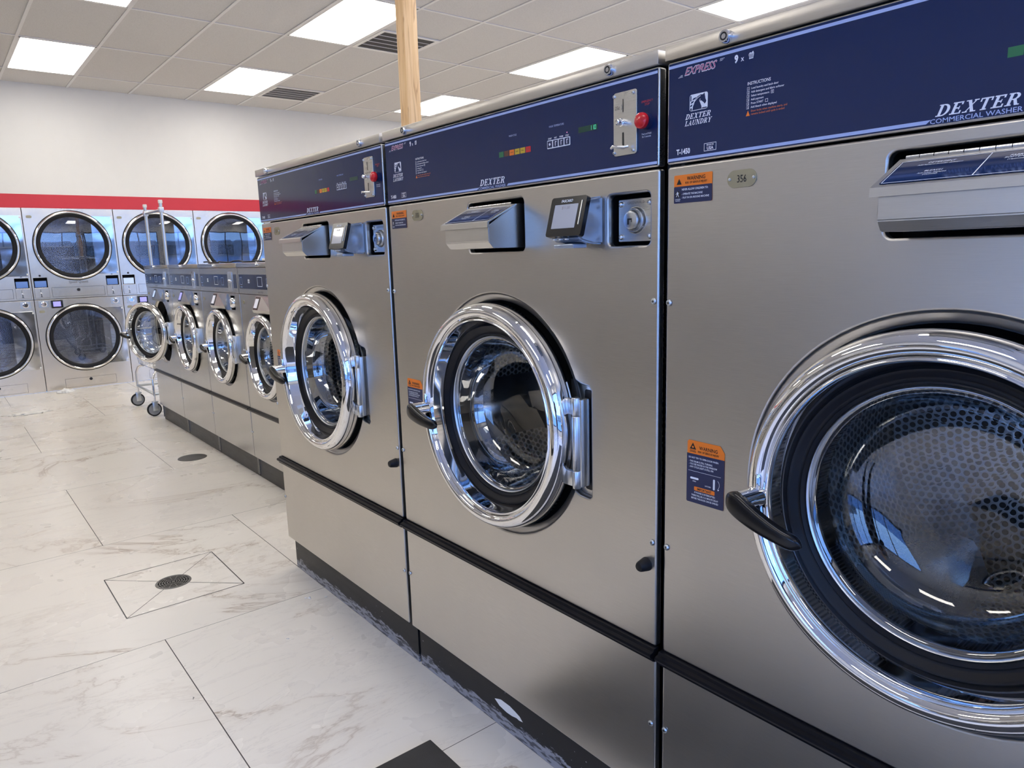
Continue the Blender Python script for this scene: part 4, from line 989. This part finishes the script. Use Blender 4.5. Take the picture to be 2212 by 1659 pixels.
def build_dryer(k, label, lit):
    t = empty('stacked_dryer', (XD, S0+k*WD, 0), PI/2, label, 'tumble dryer', 'stacked stainless dryers along the far wall')
    a, b = .003, WD-.003
    bm = bmesh.new()
    for q in ((a, a+.004, .02, .86, .0, 1.985), (b-.004, b, .02, .86, .0, 1.985), (a, b, .85, .86, .0, 1.985), (a+.004, b-.004, .02, .85, .002, .006), (a+.004, b-.004, .02, .85, 1.010, 1.014), (a+.004, b-.004, .02, .85, 1.978, 1.984)): add_box(bm, *q)
    finish('cabinet', bm, M['body'], t)
    up = plate('upper_panel', M['steel_dryer'], t, rrect(a, 1.0145, b, HD-.001, .003), [circ(.437, 1.589, .322, 72), rrect(.020, 1.143, .148, 1.250, .003), rrect(.717, 1.143, .845, 1.250, .003)], 0, .016, .002, seg=2)
    lo = plate('lower_front', M['steel_dryer'], t, rrect(a, .003, b, 1.0105, .003), [circ(.437, .575, .322, 72)], 0, .016, .002, seg=2)
    dryer_door(t, 1.589, 'up'); dryer_door(t, .575, 'lo')
    for q, (u0, lc) in enumerate(((.020, lit), (.717, 'lcd_blue'))):
        bx = bmesh.new()
        for b_ in ((u0-.003, u0+.131, .035, .038, 1.140, 1.253), (u0-.004, u0, .014, .038, 1.140, 1.253), (u0+.128, u0+.132, .014, .038, 1.140, 1.253), (u0-.003, u0+.131, .014, .038, 1.250, 1.254), (u0-.003, u0+.131, .014, .038, 1.139, 1.143)): add_box(bx, *b_)
        rc = finish('display_recess', bx, M['void'], t)
        box('display_screen', M[lc], rc, u0+.010, u0+.118, .012, .018, 1.148, 1.215, .001)
        lathe('indicator_lens', M['ink'], t, [(.011, 0), (.010, -.003), (.0001, -.004)], (u0+.064, 0, 1.272), 20)
        cpl = plate('coin_plate', M['steel_dryer'], t, rrect(u0-.001, 1.033, u0+.133, 1.137, .003), (), -.003, .003, .0008)
        for pl in frame_polys(u0-.003, 1.031, u0+.135, 1.139, .002): pass
        flat('coin_slot', M['ink'], cpl, [rect(u0+.053, 1.098, u0+.0565, 1.122), rect(u0+.054, 1.045, u0+.060, 1.078), rect(u0+.045, 1.043, u0+.070, 1.047)], -.0036)
        tube('coin_lever', M['chrome'], cpl, [(u0+.050, -.010, 1.090), (u0+.058, -.012, 1.084), (u0+.064, -.010, 1.078)], .004, 8)
    flat('panel_seam', M['ink'], up, frame_polys(.179, 1.037, .692, 1.139, .0022)+[rect(a, 1.0145, b, 1.017)]+frame_polys(.017, 1.031, .155, 1.139, .0016)+frame_polys(.714, 1.031, .852, 1.139, .0016), -.0006)
    lathe('panel_key', M['ink'], up, [(.017, 0), (.016, -.006), (.0001, -.007)], (.433, 0, 1.106), 24)
    flat('lower_seam', M['ink'], lo, frame_polys(.186, .020, .698, .120, .0020), -.0006)
    lathe('panel_key', M['ink'], lo, [(.017, 0), (.016, -.006), (.0001, -.007)], (.440, 0, .096), 24)
    text('maker_badge', M['engrave'], t, [('Speed Queen', .440, 1.180, .028, .2, .03, 'CENTER', .86)], -.0008)
    for u in (.085, .785):
        lp = plate('coin_box_lock', M['zinc'], t, rrect(u-.048, .928, u+.048, .998, .003), (), -.004, .004, .001)
        lathe('lock_cylinder', M['chrome'], lp, [(.030, 0), (.029, -.012), (.022, -.014), (.020, -.006), (.014, -.006), (.013, -.020), (.0001, -.020)], (u, -.004, .963), 36)
    rd = box('card_reader', M['blackgloss'], t, .152, .262, -.040, -.002, .918, 1.002, .005)
    box('reader_screen', M['lcd_violet'], rd, .168, .240, -.042, -.0395, .934, .988, .0008)
    for z in (1.896, .884): plate('number_plate', M['brass'], t, rrect(.034, z-.014, .086, z+.014, .012), (), -.0018, .0018, .0003)
    return t
DL = {-1: ('stacked dryer cut by the left edge of the photo', 'lcd_blue'), 0: ('stacked dryer seen whole between the left one and the cart rail', 'lcd_blue'),
      1: ('stacked dryer behind the two upright cart poles', 'lcd_pale'), 2: ('stacked dryer farthest right, showing above the short washers', 'lcd_blue')}
for k in (-1, 0, 1, 2): build_dryer(k, *DL[k])
bm = bmesh.new(); add_box(bm, XD-.88, XD-.001, YF, S0-1.006*WD, 0, HD); struct('wall_left_low', bm, M['steel_dryer'])
bm = bmesh.new(); add_box(bm, XD-.88, XD-.001, S0+3.006*WD, YB, 0, HD); struct('wall_left_far', bm, M['steel_dryer'])

# ------------------------------------------------------------------ laundry cart
ct = empty('laundry_cart', (-6.46, .63, 0), 0, 'chrome wire laundry cart with two upright poles and hanging bar beside the short washers', 'cart')
cx, cy = .325, .25
base = bmesh.new()
zf = .200
add_tube(base, [(-cx, -cy, zf), (cx, -cy, zf), (cx, cy, zf), (-cx, cy, zf), (-cx, -cy, zf)], .012, 10, False)
fr = finish('base_frame', base, M['zinc'], ct, angle=60)
for sx in (-1, 1):
    for sy in (-1, 1):
        tube('leg', M['chrome'], ct, [(sx*cx, sy*cy, .13), (sx*cx, sy*cy, .33), (sx*(cx-.01), sy*(cy-.02), .38), (sx*(cx-.04), sy*(cy-.05), .40), (sx*(cx-.10), sy*(cy-.05), .405)], .011, 10)
        cs = bmesh.new()
        add_box(cs, sx*cx-.028, sx*cx+.028, sy*cy-.022, sy*cy+.022, .125, .135, .002)
        add_box(cs, sx*cx-.020, sx*cx-.016, sy*cy-.026, sy*cy+.016, .050, .128, .001); add_box(cs, sx*cx+.016, sx*cx+.020, sy*cy-.026, sy*cy+.016, .050, .128, .001)
        c_ = finish('caster_fork', cs, M['zinc'], ct, angle=40)
        lathe('caster_tyre', M['black'], c_, [(.050, -.013), (.059, -.011), (.0625, -.004), (.0625, .004), (.059, .011), (.050, .013)], (sx*cx, sy*cy-.012, .0630), 40, axis='x')
        lathe('caster_hub', M['rubbergrey'], c_, [(.0001, -.012), (.012, -.013), (.020, -.010), (.052, -.011), (.052, .011), (.020, .010), (.012, .013), (.0001, .012)], (sx*cx, sy*cy-.012, .0630), 40, axis='x')
bk = bmesh.new()
def bask(z): f = (z-.42)/.33; return cx-.03+.05*f, cy-.03+.04*f
for i in range(13):
    u = -1+2*i/12
    for sgn in (-1, 1):
        a0_, b0_ = bask(.42); a1_, b1_ = bask(.75)
        add_tube(bk, [(u*a0_, sgn*b0_, .42), (u*a1_, sgn*b1_, .75)], .0022, 5)
for i in range(9):
    u = -1+2*i/8
    for sgn in (-1, 1):
        a0_, b0_ = bask(.42); a1_, b1_ = bask(.75)
        add_tube(bk, [(sgn*a0_, u*b0_, .42), (sgn*a1_, u*b1_, .75)], .0022, 5)
for z in (.42, .47, .53, .60, .68, .75):
    a_, b_ = bask(z); add_tube(bk, [(-a_, -b_, z), (a_, -b_, z), (a_, b_, z), (-a_, b_, z), (-a_, -b_, z)], .0065 if z == .75 else .003, 6, False)
for i in range(17):
    a_, b_ = bask(.42); u = -a_+2*a_*i/16; add_tube(bk, [(u, -b_, .42), (u, b_, .42)], .0022, 5)
for i in range(9):
    a_, b_ = bask(.42); u = -b_+2*b_*i/8; add_tube(bk, [(-a_, u, .42), (a_, u, .42)], .0022, 5)
finish('wire_basket', bk, M['chrome'], ct)
bm = bmesh.new()
for sx in (-1, 1):
    tube('upright_pole', M['zinc'], ct, [(sx*.29-.05, 0, .19), (sx*.29-.05, 0, 1.90)], .015, 14)
    box('pole_clamp', M['chrome_soft'], ct, sx*.29-.05-.024, sx*.29-.05+.024, -.020, .020, 1.815, 1.862, .004)
    box('pole_cap', M['whiteplastic'], ct, sx*.29-.05-.016, sx*.29-.05+.016, -.016, .016, 1.895, 1.925, .004)
tube('hanging_bar', M['zinc'], ct, [(-.34, 0, 1.838), (.24, 0, 1.838)], .012, 12)

# ------------------------------------------------------------------ floor fittings and small things
dx, dy = -2.31, -.441
t = empty('floor_drain', (dx, dy, 0), 0, 'round floor drain with slotted grate set in four cut tile triangles', 'drain')
lathe('drain_rim', M['lid'], t, [(.072, .0002), (.070, .0022), (.062, .0026), (.061, .0010)], (0, 0, 0), 64, axis='z')
bm = bmesh.new(); add_lathe(bm, [(.061, .0008), (.0001, .0008)], (0, 0, 0), 48, axis='z'); finish('drain_pit', bm, M['void'], t)
bm = bmesh.new()
def sect(r0, r1, a0, a1, z=.0018, n=6):
    for k in range(n):
        a = a0+(a1-a0)*k/n; b = a0+(a1-a0)*(k+1)/n
        f = bm.faces.new([bm.verts.new((r*math.cos(q), r*math.sin(q), z)) for r, q in ((r0, a), (r1, a), (r1, b), (r0, b))]); f.normal_update()
        if f.normal.z < 0: f.normal_flip()
for r in (.012, .022, .032, .042, .052): sect(r, r+.0042, 0, 2*PI, n=48)
for k in range(12):
    a = 2*PI*k/12; sect(.012, .062, a-.035, a+.035, .00185, 1)
sect(.0001, .007, 0, 2*PI, n=16)
finish('drain_grate', bm, M['lid'], t)
bm = bmesh.new(); h = .2275; lw = .0018
def strip(p, q, wd=lw, z=.0006):
    p, q = Vector((*p, z)), Vector((*q, z)); d = (q-p).normalized(); nn = Vector((-d.y, d.x, 0))*wd
    f = bm.faces.new([bm.verts.new(v) for v in (p-nn, q-nn, q+nn, p+nn)]); f.normal_update()
    if f.normal.z < 0: f.normal_flip()
for a, b in (((-h, -h), (h, -h)), ((h, -h), (h, h)), ((h, h), (-h, h)), ((-h, h), (-h, -h))): strip(a, b, .0020)
for sx in (-1, 1):
    for sy in (-1, 1): strip((sx*h, sy*h), (sx*.05, sy*.05), .0013)
finish('cut_joint', bm, M['ink'], t, label='dark joint lines cut in the tile')
o = lathe('access_cover', M['lid'], None, [(.0001, .0022), (.092, .0022), (.0945, .0018), (.096, .0002)], (0, 0, 0), 72, axis='z'); o.location = (-4.385, .208, 0)
tag(o, 'plain round dark metal cover flush in the floor beside the short washers', 'floor cover')
# carpet mat
P0 = Vector((-.687, -.165)); 
bm = bmesh.new(); add_box(bm, 0, 2.7, -.92, 0, 0.0005, .009, .004)
o = finish('floor_mat', bm, M['mat_fiber'], angle=40); o.location = (-.687, -.165, 0); tag(o, 'charcoal ribbed carpet mat at the bottom edge of the photo', 'mat')
# lint and soap flakes
def flake(loc, r, label, nm='soap_flake', cat='lint', grp='white soap flakes on the floor', n=7, mat='film'):
    bm = bmesh.new()
    for k in range(n):
        a = random.uniform(0, 2*PI); d = random.uniform(0, r); s_ = random.uniform(.25, .5)*r
        m_ = Matrix.Translation((d*math.cos(a), d*math.sin(a), s_*.28)) @ Matrix.Rotation(random.uniform(0, 3), 4, 'Z') @ Matrix.Diagonal((s_, s_*.6, s_*.28, 1))
        bmesh.ops.create_icosphere(bm, subdivisions=1, radius=1, matrix=m_)
    o = finish(nm, bm, M[mat], smooth=True); o.location = loc; tag(o, label, cat, grp); return o
flake((-1.760, -.060, .0), .016, 'clump of white soap flakes by the kick plate of the farthest large washer')
flake((-1.725, -.005, .0), .008, 'tiny white flake beside the flake clump near the kick plate')
flake((-1.51, -.250, 0), .006, 'small white crumb on the tile, left of a similar crumb')
flake((-1.40, -.13, 0), .005, 'small white crumb on the tile nearest the washers')
flake((-1.36, -.62, 0), .006, 'brown-grey crumb on the near marble tile', 'lint_crumb', 'lint', None, 4, 'lid')
flake((-2.05, .10, 0), .014, 'faint white powder spot by the corner of the farthest large washer')
# crumpled film by the dryers
def heap(nm, loc, rx, ry, rz_, mat, label, cat, seed=3):
    random.seed(seed); bm = bmesh.new(); bmesh.ops.create_icosphere(bm, subdivisions=4, radius=1)
    ph = [random.uniform(0, 6) for _ in range(6)]
    for v in bm.verts:
        p = v.co.copy(); f = 1+.22*math.sin(5*p.x+ph[0])*math.cos(4*p.y+ph[1])+.12*math.sin(11*p.x+ph[2]+7*p.y)+.08*math.sin(17*p.y+ph[3])
        v.co = Vector((p.x*rx*f, p.y*ry*f, max(0, p.z)*rz_*f*(1-.4*abs(p.y))+.001))
    o = finish(nm, bm, M[mat], smooth=True); o.location = loc; tag(o, label, cat); return o
heap('plastic_film', (-8.25, -.05, 0), .06, .075, .04, 'film', 'crumpled translucent white plastic lying against the dryers', 'litter')
heap('paper_towel', (-7.19, -.50, 0), .09, .17, .014, 'whitepaint', 'flattened cream paper towel on the floor at the left edge', 'litter', 5)
# things behind the caps of the short washers
tube('power_cable', M['black'], None, [(-5.9+i*.06, .86+.02*math.sin(i*1.3), 1.358+.010*max(0, math.sin(i*.9+1))) for i in range(36)], .0062, 8)
tag(bpy.data.objects['power_cable'], 'black cable lying along the tops of the short washers', 'cable')
box('cable_tray', M['whitepaint'], None, -4.80, -3.2, .98, 1.05, 1.3508, 1.381, .004)
tag(bpy.data.objects['cable_tray'], 'white tray strip lying on the tops of the short washers', 'cable tray')

# ------------------------------------------------------------------ behind the camera: a facing row added for reflections, and the person with the phone
for k in range(7):
    c = copy_tree(bpy.data.objects['front_load_washer.001'])
    c.location = (-.3-k*PSM, -2.35, 0); c.rotation_euler = (0, 0, PI)
    tag(c, 'short washer in an added facing row, put in for reflections in the large washers', None, 'added short washers across the aisle')
def person():
    px, py = 1.22, -1.42
    fw = Vector((-.78, .62, 0)).normalized(); rt = Vector((fw.y, -fw.x, 0))
    def Q(f, r, z): v = Vector((px, py, 0))+fw*f+rt*r; return (v.x, v.y, z)
    t = empty('person', (px, py, 0), 0, 'person in a dark coat and trousers holding up a phone behind the camera', 'person')
    P = []; E_ = []; Rr = []
    def add(p, r, par=None):
        P.append(Vector(p)-Vector((px, py, 0))); Rr.append(r)
        if par is not None: E_.append((par, len(P)-1))
        return len(P)-1
    pel = add(Q(0, 0, .95), (.17, .12)); wst = add(Q(0, 0, 1.10), (.155, .11), pel); ch = add(Q(.01, 0, 1.30), (.185, .125), wst); nk0 = add(Q(0, 0, 1.44), (.10, .08), ch); nk = add(Q(.01, 0, 1.52), (.055, .055), nk0)
    for sg in (-1, 1):
        hp = add(Q(0, .10*sg, .86), (.10, .10), pel); kn = add(Q(.02, .12*sg, .48), (.065, .065), hp); an = add(Q(-.01, .13*sg, .09), (.042, .042), kn); add(Q(.13, .15*sg, .045), (.038, .036), an)
        sh = add(Q(0, .17*sg, 1.42), (.070, .065), ch); el = add(Q(.10, .24*sg, 1.18), (.050, .050), sh); add(Q(.27, .10*sg, 1.27), (.036, .036), el)
    me = bpy.data.meshes.new('clothed_body'); me.from_pydata([tuple(v) for v in P], E_, []); me.materials.append(plain('dark_cloth', (.018, .018, .022), .9, bumpn=.3, bscale=90))
    o = bpy.data.objects.new('clothed_body', me); COL.objects.link(o); o.parent = t
    sk = o.modifiers.new('skin', 'SKIN'); sk.use_smooth_shade = True
    for i, v in enumerate(me.skin_vertices[0].data): v.radius = Rr[i]; v.use_root = (i == 0)
    sb = o.modifiers.new('sub', 'SUBSURF'); sb.levels = 1; sb.render_levels = 2
    skin = plain('skin', (.52, .32, .24), .5)
    bm = bmesh.new(); bmesh.ops.create_uvsphere(bm, u_segments=28, v_segments=20, radius=1)
    for v in bm.verts:
        c = v.co.copy(); jaw = 1-.22*max(0, -c.z)
        q = Vector(Q(.03+.098*c.y*jaw, .074*c.x*jaw, 1.635+.118*c.z))-Vector((px, py, 0)); v.co = q
    bmesh.ops.create_uvsphere(bm, u_segments=10, v_segments=8, radius=.013, matrix=Matrix.Translation(Vector(Q(.130, 0, 1.625))-Vector((px, py, 0))))
    finish('head', bm, skin, t, smooth=True)
    bm = bmesh.new(); bmesh.ops.create_uvsphere(bm, u_segments=28, v_segments=20, radius=1)
    for v in bm.verts:
        c = v.co.copy(); q = Vector(Q(.012+.104*c.y*(1 if c.y < 0 else .80), .082*c.x, 1.655+.112*c.z*(1 if c.z > 0 else .7)))-Vector((px, py, 0)); v.co = q
    finish('hair', bm, plain('dark_hair', (.03, .02, .015), .6), t, smooth=True)
    for sg in (-1, 1):
        bm = bmesh.new(); b0 = Vector(Q(.285, .090*sg, 1.300))-Vector((px, py, 0))
        def L(f, r, z): return b0+fw*f+rt*r*sg+Vector((0, 0, z))
        add_tube(bm, [L(-.02, 0, -.01), L(.02, 0, .005), L(.045, -.005, .025), L(.052, -.012, .05)], .02, 12, True, [.022, .030, .030, .022])
        for k in range(4):
            z = .050-.019*k; add_tube(bm, [L(.048, -.002, z), L(.062, -.004, z+.004), L(.060, -.030, z+.006), L(.046, -.046+.003*k, z+.004)], .008, 8, True, [.009, .0085, .008, .007])
        add_tube(bm, [L(.020, -.006, .020), L(.022, -.030, .035), L(.026, -.048, .048)], .009, 8, True, [.011, .0095, .008])
        finish('hand', bm, skin, t, smooth=True)
    ph = bmesh.new(); add_box(ph, -.075, .075, -.004, .004, -.036, .036, .003)
    o = finish('phone', ph, M['blackgloss'], angle=40); tag(o, 'black phone held up in both hands behind the camera', 'phone')
    o.location = Vector((.9075, -1.1118, 1.3543))-Fv*.020; o.rotation_euler = (Matrix((R2, Fv, U2)).transposed()).to_euler()
person()
